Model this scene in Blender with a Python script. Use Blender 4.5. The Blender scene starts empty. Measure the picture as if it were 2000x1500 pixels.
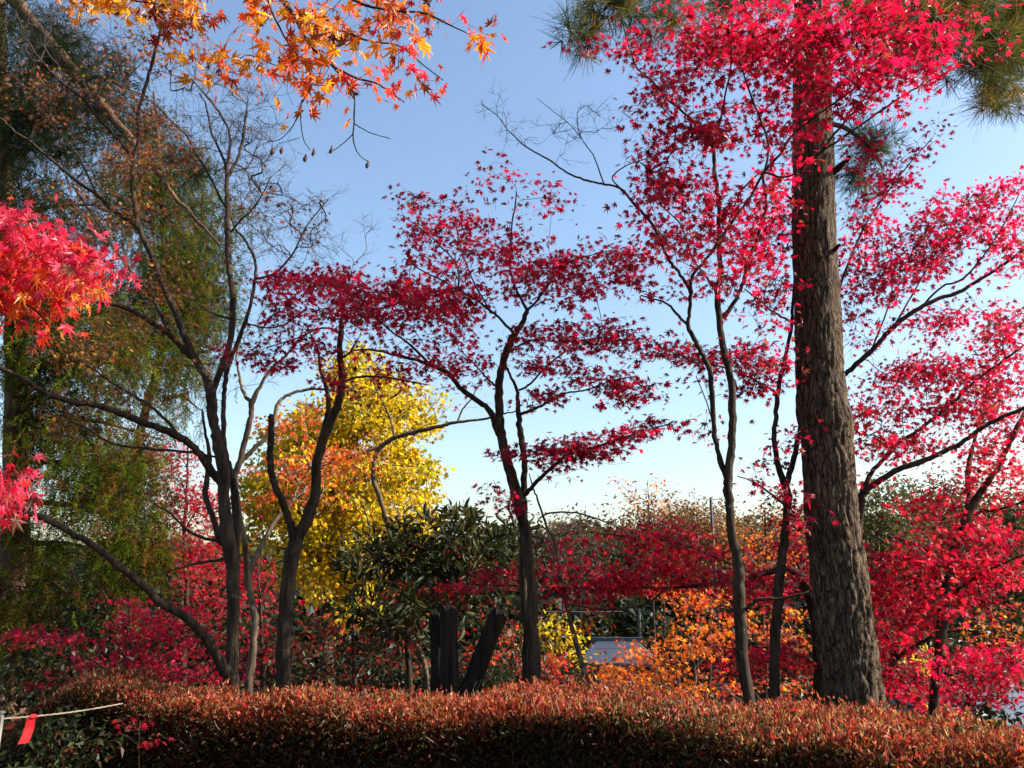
import bpy, math, random
import numpy as np
from mathutils import Vector, noise

# ---------------------------------------------------------------- camera, light, exposure
S = bpy.context.scene
PITCH = math.radians(13.7); FPX = 1556.0; CAMZ = 1.6
cam_d = bpy.data.cameras.new('camera'); cam = bpy.data.objects.new('camera', cam_d)
S.collection.objects.link(cam); S.camera = cam
cam_d.sensor_width = 36; cam_d.lens = 36*FPX/2000; cam_d.clip_end = 2000; cam_d.clip_start = 0.05
cam.location = (0, 0, CAMZ); cam.rotation_euler = (math.pi/2+PITCH, 0, 0)
SUN_AZ, SUN_EL = math.radians(92), math.radians(35)
W = bpy.data.worlds.new('World'); S.world = W; W.use_nodes = True
nt = W.node_tree; bg = nt.nodes['Background']
sky = nt.nodes.new('ShaderNodeTexSky'); sky.sky_type = 'NISHITA'; sky.sun_disc = False
sky.sun_elevation = SUN_EL; sky.sun_rotation = SUN_AZ
sky.air_density = 1.3; sky.dust_density = 1.5; sky.ozone_density = 2.6; sky.altitude = 50
nt.links.new(sky.outputs[0], bg.inputs[0]); bg.inputs[1].default_value = 0.094
sd = bpy.data.lights.new('sun', 'SUN'); so = bpy.data.objects.new('sun', sd); S.collection.objects.link(so)
sd.energy = 5.0; sd.angle = math.radians(0.5); sd.color = (1, .93, .82)
svec = Vector((math.sin(SUN_AZ)*math.cos(SUN_EL), math.cos(SUN_AZ)*math.cos(SUN_EL), math.sin(SUN_EL)))
so.rotation_euler = svec.to_track_quat('Z', 'Y').to_euler(); so.location = (20, 5, 20)
S.view_settings.view_transform = 'Standard'; S.view_settings.look = 'None'
S.view_settings.exposure = 1.45; S.view_settings.gamma = 1
S.render.engine = 'CYCLES'
S.cycles.max_bounces = 6; S.cycles.diffuse_bounces = 3; S.cycles.transmission_bounces = 3
S.cycles.glossy_bounces = 2; S.cycles.transparent_max_bounces = 4

# ---------------------------------------------------------------- helpers
C = S.collection
rng = np.random.default_rng(11); random.seed(5)
cp, sp = math.cos(PITCH), math.sin(PITCH)
def P(px, py, Y):
    """a pixel of the 2000x1500 photograph at forward distance Y -> world point"""
    x = (px-1000)/FPX; v = (750-py)/FPX
    dy = cp - v*sp; dz = sp + v*cp
    t = Y/dy
    return np.array((x*t, Y, CAMZ+dz*t))
def mpp(py, Y):            # metres per photo pixel
    v = (750-py)/FPX
    return Y/(cp - v*sp)/FPX
def put(me, name, parent=None):
    o = bpy.data.objects.new(name, me); C.objects.link(o)
    if parent is not None:
        o.parent = parent
        o.matrix_parent_inverse = parent.matrix_basis.inverted()
    return o
def mesh_np(name, V, F4, mat, col=None, smooth=False):
    """V (n,3); F4 (m,k) faces of k corners"""
    me = bpy.data.meshes.new(name)
    V = np.ascontiguousarray(V, dtype=np.float32); F4 = np.ascontiguousarray(F4, dtype=np.int32)
    n, (m, k) = len(V), F4.shape
    me.vertices.add(n); me.vertices.foreach_set('co', V.ravel())
    me.loops.add(m*k); me.loops.foreach_set('vertex_index', F4.ravel())
    me.polygons.add(m); me.polygons.foreach_set('loop_start', np.arange(0, m*k, k, dtype=np.int32))
    me.polygons.foreach_set('loop_total', np.full(m, k, dtype=np.int32))
    me.polygons.foreach_set('use_smooth', np.full(m, smooth, dtype=bool))
    me.update(calc_edges=True)
    if col is not None:
        a = me.color_attributes.new('Col', 'FLOAT_COLOR', 'POINT')
        c4 = np.ones((n, 4), dtype=np.float32); c4[:, :3] = col
        a.data.foreach_set('color', c4.ravel())
    me.materials.append(mat)
    return me
def tag(o, label=None, cat=None, group=None, kind=None):
    if label: o['label'] = label
    if cat: o['category'] = cat
    if group: o['group'] = group
    if kind: o['kind'] = kind
    return o
def empty(name, loc, label, cat, group=None):
    o = bpy.data.objects.new(name, None); C.objects.link(o); o.location = tuple(loc)
    o.empty_display_size = .2
    return tag(o, label, cat, group)

# ---------------------------------------------------------------- materials
def newmat(name):
    m = bpy.data.materials.new(name); m.use_nodes = True
    t = m.node_tree; t.nodes.clear(); out = t.nodes.new('ShaderNodeOutputMaterial')
    return m, t, out
def leaf_mat(name, trans=.45, rough=.45, spec=.4, tint=(1, 1, 1), tgain=1.3):
    m, t, out = newmat(name)
    at = t.nodes.new('ShaderNodeAttribute'); at.attribute_name = 'Col'
    p = t.nodes.new('ShaderNodeBsdfPrincipled'); p.inputs['Roughness'].default_value = rough
    p.inputs['Specular IOR Level'].default_value = spec
    t.links.new(at.outputs['Color'], p.inputs['Base Color'])
    tr = t.nodes.new('ShaderNodeBsdfTranslucent')
    mu = t.nodes.new('ShaderNodeMix'); mu.data_type = 'RGBA'; mu.blend_type = 'MULTIPLY'; mu.inputs[0].default_value = 1
    mu.inputs[7].default_value = (tgain*tint[0], tgain*tint[1], tgain*tint[2], 1)
    t.links.new(at.outputs['Color'], mu.inputs[6]); t.links.new(mu.outputs[2], tr.inputs[0])
    mx = t.nodes.new('ShaderNodeMixShader'); mx.inputs[0].default_value = trans
    t.links.new(p.outputs[0], mx.inputs[1]); t.links.new(tr.outputs[0], mx.inputs[2])
    t.links.new(mx.outputs[0], out.inputs[0])
    return m
def bark_mat(name, c1, c2, scale=8, stretch=.2, bump=.5, spots=None, rough=.85, dist=.02):
    m, t, out = newmat(name)
    tc = t.nodes.new('ShaderNodeTexCoord'); mp = t.nodes.new('ShaderNodeMapping')
    mp.inputs['Scale'].default_value = (1, 1, stretch)
    t.links.new(tc.outputs['Object'], mp.inputs[0])
    n = t.nodes.new('ShaderNodeTexNoise'); n.inputs['Scale'].default_value = scale; n.inputs['Detail'].default_value = 8
    n.inputs['Roughness'].default_value = .65
    t.links.new(mp.outputs[0], n.inputs['Vector'])
    r = t.nodes.new('ShaderNodeValToRGB'); r.color_ramp.elements[0].position = .35; r.color_ramp.elements[1].position = .68
    r.color_ramp.elements[0].color = (*c1, 1); r.color_ramp.elements[1].color = (*c2, 1)
    t.links.new(n.outputs[0], r.inputs[0])
    p = t.nodes.new('ShaderNodeBsdfPrincipled'); p.inputs['Roughness'].default_value = rough
    p.inputs['Specular IOR Level'].default_value = .2
    col = r.outputs[0]
    if spots:
        n2 = t.nodes.new('ShaderNodeTexNoise'); n2.inputs['Scale'].default_value = 13; n2.inputs['Detail'].default_value = 8; n2.inputs['Roughness'].default_value = .7
        t.links.new(tc.outputs['Object'], n2.inputs['Vector'])
        r2 = t.nodes.new('ShaderNodeValToRGB'); r2.color_ramp.elements[0].position = .60; r2.color_ramp.elements[1].position = .64
        t.links.new(n2.outputs[0], r2.inputs[0])
        mx = t.nodes.new('ShaderNodeMix'); mx.data_type = 'RGBA'; mx.inputs[7].default_value = (*spots, 1)
        t.links.new(r2.outputs[0], mx.inputs[0]); t.links.new(col, mx.inputs[6]); col = mx.outputs[2]
    t.links.new(col, p.inputs['Base Color'])
    b = t.nodes.new('ShaderNodeBump'); b.inputs['Strength'].default_value = bump; b.inputs['Distance'].default_value = dist
    t.links.new(n.outputs[0], b.inputs['Height']); t.links.new(b.outputs[0], p.inputs['Normal'])
    t.links.new(p.outputs[0], out.inputs[0])
    return m
def plain(name, c, rough=.7, spec=.3, var=.15, scale=12):
    m, t, out = newmat(name)
    n = t.nodes.new('ShaderNodeTexNoise'); n.inputs['Scale'].default_value = scale; n.inputs['Detail'].default_value = 6
    tc = t.nodes.new('ShaderNodeTexCoord'); t.links.new(tc.outputs['Object'], n.inputs['Vector'])
    r = t.nodes.new('ShaderNodeValToRGB')
    r.color_ramp.elements[0].position = .3; r.color_ramp.elements[1].position = .7
    r.color_ramp.elements[0].color = (*[v*(1-var) for v in c], 1); r.color_ramp.elements[1].color = (*[min(1, v*(1+var)) for v in c], 1)
    t.links.new(n.outputs[0], r.inputs[0])
    p = t.nodes.new('ShaderNodeBsdfPrincipled'); p.inputs['Roughness'].default_value = rough
    p.inputs['Specular IOR Level'].default_value = spec
    t.links.new(r.outputs[0], p.inputs['Base Color']); t.links.new(p.outputs[0], out.inputs[0])
    return m
M = dict(
    maple=leaf_mat('maple_leaf', .6, .42, .35, (1, .8, 1.0), 1.65),
    orange=leaf_mat('orange_leaf', .6, .4, .4, (1, .95, .7), 1.5),
    hedge=leaf_mat('hedge_leaf', .42, .5, .25),
    dark=leaf_mat('evergreen_leaf', .3, .45, .2),
    needle=leaf_mat('needle', .45, .8, .03),
    bark=bark_mat('maple_bark', (.008, .005, .0035), (.066, .042, .025), 30, .14, 1.0, (.11, .085, .055)),
    pale=bark_mat('pale_maple_bark', (.03, .021, .014), (.15, .11, .07), 16, .25, .6, (.22, .19, .14)),
    twig=plain('twig_bark', (.04, .024, .02), .7),
    palewig=plain('pale_twig', (.17, .13, .10), .7),
    pine=bark_mat('pine_bark', (.010, .0065, .005), (.15, .105, .07), 26, .14, 1.0, None, .9, .03),
    conifer=bark_mat('cedar_bark', (.03, .016, .010), (.15, .085, .05), 14, .08, .9),
    black=bark_mat('old_dark_wood', (.003, .0024, .0018), (.026, .019, .012), 24, .07, 1.0, None, .95, .03),  # old dark wood, near-black over the whole surface
    soil=plain('leaf_litter', (.045, .026, .015), .95, .1, .5, 3),
)
def plate_bark():
    m, t, out = newmat('pine_plate_bark'); N = t.nodes.new; K = t.links.new
    tc = N('ShaderNodeTexCoord'); mp = N('ShaderNodeMapping'); mp.inputs['Scale'].default_value = (1, 1, .19); K(tc.outputs['Object'], mp.inputs[0])
    nd = N('ShaderNodeTexNoise'); nd.inputs['Scale'].default_value = 9; nd.inputs['Detail'].default_value = 4; K(mp.outputs[0], nd.inputs['Vector'])
    ad = N('ShaderNodeVectorMath'); ad.operation = 'MULTIPLY_ADD'; ad.inputs[1].default_value = (.13, .13, .13); K(nd.outputs['Color'], ad.inputs[0]); K(mp.outputs[0], ad.inputs[2])
    v = N('ShaderNodeTexVoronoi'); v.feature = 'DISTANCE_TO_EDGE'; v.inputs['Scale'].default_value = 27; K(ad.outputs[0], v.inputs['Vector'])
    v2 = N('ShaderNodeTexVoronoi'); v2.feature = 'DISTANCE_TO_EDGE'; v2.inputs['Scale'].default_value = 70; K(ad.outputs[0], v2.inputs['Vector'])
    n = N('ShaderNodeTexNoise'); n.inputs['Scale'].default_value = 30; n.inputs['Detail'].default_value = 8; n.inputs['Roughness'].default_value = .7; K(mp.outputs[0], n.inputs['Vector'])
    r1 = N('ShaderNodeMapRange'); r1.inputs[1].default_value = .005; r1.inputs[2].default_value = .10; K(v.outputs['Distance'], r1.inputs[0])
    r2 = N('ShaderNodeMapRange'); r2.inputs[1].default_value = .0; r2.inputs[2].default_value = .12; r2.inputs[3].default_value = .45; K(v2.outputs['Distance'], r2.inputs[0])
    mu = N('ShaderNodeMath'); mu.operation = 'MULTIPLY'; K(r1.outputs[0], mu.inputs[0]); K(r2.outputs[0], mu.inputs[1])
    cr = N('ShaderNodeValToRGB'); e = cr.color_ramp.elements; e[0].position = .3; e[0].color = (.030, .018, .012, 1); e[1].position = .72; e[1].color = (.21, .145, .088, 1); K(n.outputs[0], cr.inputs[0])
    mx = N('ShaderNodeMix'); mx.data_type = 'RGBA'; mx.inputs[6].default_value = (.018, .011, .008, 1); K(mu.outputs[0], mx.inputs[0]); K(cr.outputs[0], mx.inputs[7])
    h = N('ShaderNodeMath'); h.operation = 'MULTIPLY_ADD'; h.inputs[1].default_value = .35; K(n.outputs[0], h.inputs[0]); K(mu.outputs[0], h.inputs[2])
    b = N('ShaderNodeBump'); b.inputs['Strength'].default_value = 1; b.inputs['Distance'].default_value = .012; K(h.outputs[0], b.inputs['Height'])
    p = N('ShaderNodeBsdfPrincipled'); p.inputs['Roughness'].default_value = .9; p.inputs['Specular IOR Level'].default_value = .15
    K(mx.outputs[2], p.inputs['Base Color']); K(b.outputs[0], p.inputs['Normal']); K(p.outputs[0], out.inputs[0]); return m
M['pine'] = plate_bark()
# ---------------------------------------------------------------- leaf shapes (tip along +X, normal +Z)
def star_leaf(nl=7, notch=.36, petiole=True):
    if nl == 7: angs = [-128, -84, -42, 0, 42, 84, 128]; ln = [.45, .78, .97, 1.05, .97, .78, .45]
    else: angs = [-105, -52, 0, 52, 105]; ln = [.7, .95, 1.05, .95, .7]
    V = [(0, 0, 0)]; F = []
    na = [angs[0]-26] + [(a+b)/2 for a, b in zip(angs, angs[1:])] + [angs[-1]+26]
    for i, a in enumerate(na):
        rr = notch*(.55 if i in (0, len(na)-1) else 1)
        a = math.radians(a); V.append((rr*math.cos(a), rr*math.sin(a), .0))
    k = len(na)+1
    for i, (a, l) in enumerate(zip(angs, ln)):
        a = math.radians(a); V.append((l*math.cos(a), l*math.sin(a), -.13*l*l))
        F.append((0, i+1, k+i, i+2))
    if petiole:
        q = len(V); V += [(-.02, .018, 0), (-.02, -.018, 0), (-.6, 0, .12), (-.6, .02, .12)]
        F.append((q, q+1, q+2, q+3))
    V = np.array(V); V[:, :] *= .5
    return V, np.array(F)
def blade(w=.25, fold=.06, bend=.12):
    V = np.array([(0, 0, 0), (.38, w, fold), (1, 0, -bend), (.38, -w, fold)]); V[:, 0] -= .1
    return V, np.array([(0, 3, 2, 1)])
def long_leaf(w=.13):
    V = np.array([(0, 0, 0), (.3, w, .05), (.7, w, -.02), (1, 0, -.16), (.7, -w, -.02), (.3, -w, .05), (.35, 0, .0), (.7, 0, -.06)])
    return V, np.array([(0, 6, 1, 1), (1, 6, 7, 2), (2, 7, 3, 3), (0, 5, 6, 6), (5, 4, 7, 6), (4, 3, 7, 7)])[[1, 4]] if False else np.array([(0, 5, 4, 7), (0, 7, 2, 1), (7, 4, 3, 2)])
def fan_leaf():
    V = np.array([(0, 0, 0), (.55, .5, .05), (.85, .16, -.06), (.7, 0, 0), (.85, -.16, -.06), (.55, -.5, .05)])
    return V, np.array([(0, 3, 2, 1), (0, 5, 4, 3)])
def tuft(n=26, ln=1.0, w=.012, spread=1.0, seed=3, forward=.6):
    r = np.random.default_rng(seed); V = []; F = []
    for i in range(n):
        d = r.normal(size=3)*spread; d[0] = abs(d[0])+forward; d /= np.linalg.norm(d)
        s = np.cross(d, r.normal(size=3)); s /= np.linalg.norm(s)
        L = ln*(.75+.35*r.random()); q = len(V); b = d*.02 + np.array((-r.random()*.25, 0, 0))
        mid = b+d*L*.5+np.array((0, 0, .02)); V += [b-s*w, b+s*w, b+d*L+s*w*.4, b+d*L-s*w*.4]
        F.append((q, q+1, q+2, q+3))
    return np.array(V), np.array(F)
def cedar_spray(seed=3, n=24):
    """a drooping cord of short awl needles"""
    r = np.random.default_rng(seed); V = []; F = []
    for i in range(n):
        t = i/(n-1); c = np.array((t*1.0, .06*math.sin(t*5), -.25*t*t))
        d = np.array((.6, r.normal()*.6, r.normal()*.6)); d /= np.linalg.norm(d)
        s = np.cross(d, r.normal(size=3)); s /= np.linalg.norm(s)
        L = .24*(1-.4*t); w = .020; q = len(V)
        V += [c-s*w, c+s*w, c+d*L+s*w*.3, c+d*L-s*w*.3]; F.append((q, q+1, q+2, q+3))
    return np.array(V), np.array(F)
SHAPE = dict(star=star_leaf(), star5=star_leaf(5, .34, False), blade=blade(), oval=blade(.3, .05, .1), fan=fan_leaf(),
             long=long_leaf(), tuft=tuft(), cedar=cedar_spray(), thin=blade(.12, .03, .2))
def unit(v): return v/np.maximum(np.linalg.norm(v, axis=-1, keepdims=True), 1e-9)
def leaves(name, pos, size, shape, mat, pal, parent=None, up=.7, tip=None, droop=.4, svar=.3, seed=0, tipw=.8, clump=1.2, dark=.25):
    """one mesh of many leaves; pal = [(weight, (r,g,b)), ...]"""
    r = np.random.default_rng(seed+17); n = len(pos)
    if n == 0: return None
    bv, bf = SHAPE[shape]
    nrm = unit(r.normal(size=(n, 3)) + np.array((0, 0, 1.))*up*1.6)
    tp = r.normal(size=(n, 3)); 
    if tip is not None: tp = tp*.8 + tip*tipw*1.5
    tp[:, 2] -= droop*1.5
    tp = unit(tp - nrm*np.sum(tp*nrm, 1, keepdims=True)*(.8 if tip is None else .4))
    sd_ = unit(np.cross(nrm, tp)); nrm = np.cross(tp, sd_)
    s = size*(.86 if shape == 'star' and size > .075 else 1)*(1 + svar*r.normal(size=(n, 1, 1)).clip(-1.8, 1.8)*.7)
    squash = 1 - .35*r.random((n, 1, 1))            # half-curled leaves
    curl = 1 + 1.6*r.random((n, 1, 1))**2
    V = (bv[None, :, 0:1]*tp[:, None] + bv[None, :, 1:2]*squash*sd_[:, None] + bv[None, :, 2:3]*curl*nrm[:, None])*s + pos[:, None]
    F = bf[None] + (np.arange(n)*len(bv))[:, None, None]
    w = np.array([p[0] for p in pal], float); w /= w.sum(); cs = np.array([p[1] for p in pal])
    # clumped hue choice
    ph = r.random(3)*6
    u = (np.sin(pos[:, 0]*2.3*clump+ph[0])+np.sin(pos[:, 1]*2.9*clump+ph[1])+np.sin(pos[:, 2]*3.7*clump+ph[2]))/6+.5
    u = np.clip(.45*u + .55*r.random(n), 0, .9999)
    u = (np.argsort(np.argsort(u))/max(n, 1))
    idx = np.searchsorted(np.cumsum(w), u).clip(0, len(cs)-1)
    idx2 = np.where(r.random(n) < .25, r.integers(0, len(cs), n), idx)
    k = r.random((n, 1)); col = cs[idx]*(1-k*.6)+cs[idx2]*k*.6
    col = .84*col*(1+dark*r.normal(size=(n, 1))).clip(.45, 1.6)
    if shape in ('star', 'star5'):
        br = r.random(n) < .07; col[br] = np.array((.13, .04, .015))*(.5+r.random((br.sum(), 1)))
        V *= 1
    colv = np.repeat(col.clip(0, 1), len(bv), 0)
    me = mesh_np(name, V.reshape(-1, 3), F.reshape(-1, bf.shape[1]), mat, colv)
    return put(me, name, parent)

# ---------------------------------------------------------------- tubes
class Tubes:
    def __init__(s): s.V = []; s.F = []; s.n = 0
    def add(s, pts, rad, sides=8, cap=True, rough=0, ridge=0):
        pts = np.asarray(pts, float); rad = np.asarray(rad, float); k = len(pts)
        if k < 2: return
        T = np.gradient(pts, axis=0); T = unit(T)
        ref = np.array((.31, -.9, .12)) if abs(T[0, 1]) < .85 else np.array((1., 0, .1))
        A = unit(np.cross(T, ref)); B = np.cross(T, A)
        a = np.linspace(0, 2*math.pi, sides, endpoint=False)
        R = rad[:, None]*np.ones((1, sides))
        if rough: R = R*(1+rough*rng.normal(size=R.shape))
        V = pts[:, None]+R[..., None]*(np.cos(a)[None, :, None]*A[:, None]+np.sin(a)[None, :, None]*B[:, None])
        i = np.arange(k-1)[:, None]*sides; j = np.arange(sides)[None]; j2 = (j+1) % sides
        F = np.stack([i+j, i+j2, i+sides+j2, i+sides+j], -1).reshape(-1, 4)+s.n
        s.V.append(V.reshape(-1, 3)); s.F.append(F); s.n += k*sides
        if cap:
            s.V.append(np.array([pts[-1]+T[-1]*rad[-1]*.4])); c = s.n; s.n += 1
            b = c-sides; jj = np.arange(sides)
            s.F.append(np.stack([b+jj, b+(jj+1) % sides, np.full(sides, c), np.full(sides, c)], -1))
    def join(s, o):
        s.split = sum(len(f) for f in s.F); s.cut = s.n
        s.V += o.V; s.F += [f+s.n for f in o.F]; s.n += o.n; return s
    def build(s, name, mat, parent=None, mat2=None):
        if not s.V: return None
        V = np.concatenate(s.V); F = np.concatenate(s.F)
        tri = F[:, 2] == F[:, 3]
        me = bpy.data.meshes.new(name)

        me.vertices.add(len(V)); me.vertices.foreach_set('co', V.astype(np.float32).ravel())
        q = F[~tri]; t3 = F[tri][:, :3]
        li = np.concatenate([q.ravel(), t3.ravel()]).astype(np.int32)
        me.loops.add(len(li)); me.loops.foreach_set('vertex_index', li)
        tot = np.concatenate([np.full(len(q), 4), np.full(len(t3), 3)]).astype(np.int32)
        st = np.concatenate([[0], np.cumsum(tot)[:-1]]).astype(np.int32)
        me.polygons.add(len(tot)); me.polygons.foreach_set('loop_start', st); me.polygons.foreach_set('loop_total', tot)
        me.polygons.foreach_set('use_smooth', np.ones(len(tot), bool)); me.update(calc_edges=True)
        me.materials.append(mat)
        if mat2 is not None:
            me.materials.append(mat2)
            mi = np.concatenate([(q[:, 0] >= s.cut), (t3[:, 0] >= s.cut)]).astype(np.int32)
            me.polygons.foreach_set('material_index', mi)
        return put(me, name, parent)
def catmull(pts, sub):
    pts = np.asarray(pts, float); n = len(pts)
    if n < 3 or sub <= 1:
        t = np.linspace(0, n-1, (n-1)*max(sub, 1)+1); i = np.minimum(t.astype(int), n-2); f = (t-i)[:, None]
        return pts[i]*(1-f)+pts[i+1]*f
    p = np.vstack([2*pts[0]-pts[1], pts, 2*pts[-1]-pts[-2]]); out = []
    for i in range(n-1):
        a, b, c, d = p[i:i+4]
        for j in range(sub):
            t = j/sub
            out.append(.5*((2*b)+(c-a)*t+(2*a-5*b+4*c-d)*t*t+(3*b-a-3*c+d)*t**3))
    out.append(pts[-1]); return np.array(out)

# ---------------------------------------------------------------- tree builder
class Tree:
    """limbs traced as polylines with real depths; twigs grown towards the crown's spray points"""
    def __init__(s, name, label, base, cat='tree', group=None, bark='bark', twig='twig'):
        s.root = empty(name, base, label, cat, group); s.N = []; s.T = []; s.R = []
        s.limbs = Tubes(); s.twigs = Tubes(); s.bark = bark; s.twig = twig
    def limb(s, pts, Y0, Y1=None, taper=None, sides=None, wob=.012):
        """pts: [(px,py,width_px), ...]; depth runs Y0 -> Y1"""
        if Y1 is None: Y1 = Y0
        d = np.array([p[:2] for p in pts], float); L = np.r_[0, np.cumsum(np.hypot(*np.diff(d, axis=0).T))]; L /= L[-1]
        Ys = Y0+(Y1-Y0)*L
        Q = np.array([np.r_[P(p[0], p[1], y), p[2]/2*mpp(p[1], y)] for p, y in zip(pts, Ys)])
        Q = catmull(Q, 5)
        X, r = Q[:, :3], np.maximum(Q[:, 3], .0015)
        X = X + rng.normal(size=X.shape)*np.minimum(r, wob)[:, None]*.25
        sd_ = rng.random()*50; Lc = np.r_[0, np.cumsum(np.linalg.norm(np.diff(X, axis=0), axis=1))]
        r = r*np.array([1+.13*noise.noise(Vector((sd_, q*5., 0)))+.22*max(0, noise.noise(Vector((q*9., sd_, 3)))-.35) for q in Lc])
        sides = sides or (14 if r.max() > .05 else 9 if r.max() > .02 else 6)
        s.limbs.add(X, r, sides, rough=.05)
        s._nodes(X, r); return s
    def _nodes(s, X, r):
        seg = np.linalg.norm(np.diff(X, axis=0), axis=1)
        T = unit(np.gradient(X, axis=0))
        for i in range(len(X)):
            s.N.append(X[i]); s.T.append(T[i]); s.R.append(r[i])
    def crown(s, blobs, Y, dY=.5, dens=1.0, size=.085, shape='star', mat='maple', pal=None, per=9, spread=.10,
              tip_r=.0012, up=.7, droop=.4, seed=1, name='crown', leafless=False, twiglets=0, flat=.4, step=.09,
              gap=.35, svar=.4, tipw=.8, maxl=None, clump=1.2, dark=.25):
        """blobs: (cx, cy, rx, ry[, density[, dY offset]]) in photo pixels"""
        r = np.random.default_rng(seed*7+3); A = []
        for b in blobs:
            cx, cy, rx, ry = b[:4]; k = b[4] if len(b) > 4 else 1; off = b[5] if len(b) > 5 else 0
            m = mpp(cy, Y); area = math.pi*rx*ry*m*m
            n = max(2, int(area*dens*k*(92 if shape == 'star' else 55)))
            a = r.random(n)*2*math.pi; q = np.sqrt(r.random(n))
            q = q*(1+.12*r.normal(size=n))
            for i in range(n):
                yy = Y+off+dY*r.normal()*.6
                px, py = cx+rx*q[i]*math.cos(a[i]), cy+ry*q[i]*math.sin(a[i])
                X = P(px, py, max(yy, 1.0))
                if gap and noise.noise(Vector(X*2.6/max(size*12, .3))+Vector((seed, 0, 0))) < -gap+.12: continue
                A.append(X)
        A = np.array(A)
        if len(A) == 0: return s
        base = np.array(s.N); D0 = np.array([np.min(np.linalg.norm(base-a, axis=1)) for a in A])
        order = np.argsort(D0); A = A[order]
        n0 = len(s.N); cap = n0 + 60000
        Nn = np.zeros((cap, 3)); Tn = np.zeros((cap, 3)); par = np.full(cap, -1); wt = np.zeros(cap)
        Nn[:n0] = base; Tn[:n0] = np.array(s.T); cnt = n0; paths = []
        for a in A:
            dv = a-Nn[:cnt]; d = np.linalg.norm(dv, axis=1); cs = np.sum(dv*Tn[:cnt], 1)/np.maximum(d, 1e-6)
            j = int(np.argmin(d*(1.3-.5*cs)+.02)); L = d[j]
            if L < .02: continue
            k = max(2, int(L/step)+1)
            if cnt+k >= cap: break
            t = np.linspace(0, 1, k+1)[1:, None]
            c = Nn[j]+Tn[j]*L*.38+r.normal(size=3)*L*.07+np.array((0, 0, -.04*L))
            X = (1-t)**2*Nn[j]+2*t*(1-t)*c+t*t*a + r.normal(size=(k, 3))*min(.012, L*.03)
            ids = np.arange(cnt, cnt+k); Nn[ids] = X
            full = np.vstack([Nn[j], X]); Tn[ids] = unit(np.diff(full, axis=0)); par[ids] = np.r_[j, ids[:-1]]
            cnt += k; paths.append((j, ids))
        wt[:cnt] = 0
        for j, ids in paths: wt[ids[-1]] += 1
        for i in range(cnt-1, n0-1, -1):
            if par[i] >= n0: wt[par[i]] += wt[i]
        rad = tip_r*np.maximum(wt, 1)**.48
        Rb = np.array(s.R)
        pos = []; tips = []
        for j, ids in paths:
            rr = rad[ids]; r0 = rr[0] if j >= n0 else min(rr[0]*1.2, Rb[j]*.8)
            X = np.vstack([Nn[j], Nn[ids]])
            s.twigs.add(X, np.r_[r0, rr], 5 if rr.max() > .006 else 3, cap=False)
            if not leafless:
                m = r.poisson(per*(1.7 if shape == 'star' and Y > 4 else 1.6))+1
                lo = max(0, len(X)-5)
                w = r.random(m)
                f = lo+(len(X)-1-lo)*w**.6; i0 = np.minimum(f.astype(int), len(X)-2); fr = (f-i0)[:, None]
                c = X[i0]*(1-fr)+X[i0+1]*fr
                o = r.normal(size=(m, 3))*spread; o[:, 2] *= flat
                pos.append(c+o); td = o.copy(); td += Tn[ids[-1]]*spread*.8; tips.append(unit(td))
            for q in range(twiglets):
                i = r.integers(1, len(X)); d = unit(Tn[ids[min(i, len(ids))-1]]+r.normal(size=3)*.55)
                l = spread*(.6+1.2*r.random()); e = X[i]+d*l*.5; f2 = e+unit(d+r.normal(size=3)*.3+np.array((0, 0, .15)))*l*.5
                s.twigs.add(np.array([X[i], e, f2]), [tip_r*.9, tip_r*.8, tip_r*.6], 3, cap=False)
                if q % 2 == 0:
                    g = e+unit(d+r.normal(size=3)*.7)*l*.45
                    s.twigs.add(np.array([e, g]), [tip_r*.7, tip_r*.5], 3, cap=False)
        if pos:
            pos = np.concatenate(pos); tips = np.concatenate(tips)
            leaves(name, pos, size*(1.08 if shape == 'star' else 1), shape, M[mat], pal, s.root, up, tips, droop, svar, seed, tipw, clump, dark)
        # keep the outer twigs available for a second crown
        for i in range(n0, cnt, 3):
            s.N.append(Nn[i]); s.T.append(Tn[i]); s.R.append(rad[i])
        return s
    def done(s):
        s.limbs.join(s.twigs).build('trunk', M[s.bark], s.root, M[s.twig])
        return s.root
def gz(x, y):
    """terrain height"""
    d = max(0., y-9.)
    z = -7.0*(1-math.exp(-(d/16.)**1.6)) if d > 0 else 0.
    if y > 62: z += (y-62)*.13*min(1, (y-62)/30)*(1+.004*max(-60, min(x, 90)))
    if y > 128: z -= (y-128)*.16
    z += .1*noise.noise(Vector((x*.15, y*.15, 0)))*min(1, max(0, y-5)/5)
    return z
def base(px, Y):            # ground point under a trunk
    p = P(px, 1360, Y); return np.array((p[0], Y, gz(p[0], Y)-.02))
def foot(px, py, Y):        # pixel where the ground is, for starting a trunk limb
    x = P(px, py, Y)[0]; z = gz(x, Y)-.05
    v0, v1 = 750-4000, 750
    dz = (z-CAMZ)/Y     # tan
    v = (dz*cp - sp)/(cp + dz*sp); return (px, 750-v*FPX)

CRIM = [(3, (.27, .003, .018)), (3, (.38, .004, .030)), (1.2, (.45, .008, .018)), (1.4, (.16, .003, .010))]
PINK = [(3, (.44, .005, .034)), (2.2, (.54, .009, .055)), (2, (.36, .004, .022)), (1.4, (.18, .003, .010))]
REDOR = [(3, (.50, .02, .012)), (2, (.58, .06, .012)), (2, (.36, .006, .014)), (.6, (.5, .15, .02))]
ORNG = [(3, (.66, .17, .014)), (2, (.74, .30, .025)), (2, (.58, .085, .012)), (1, (.35, .05, .012))]

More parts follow.
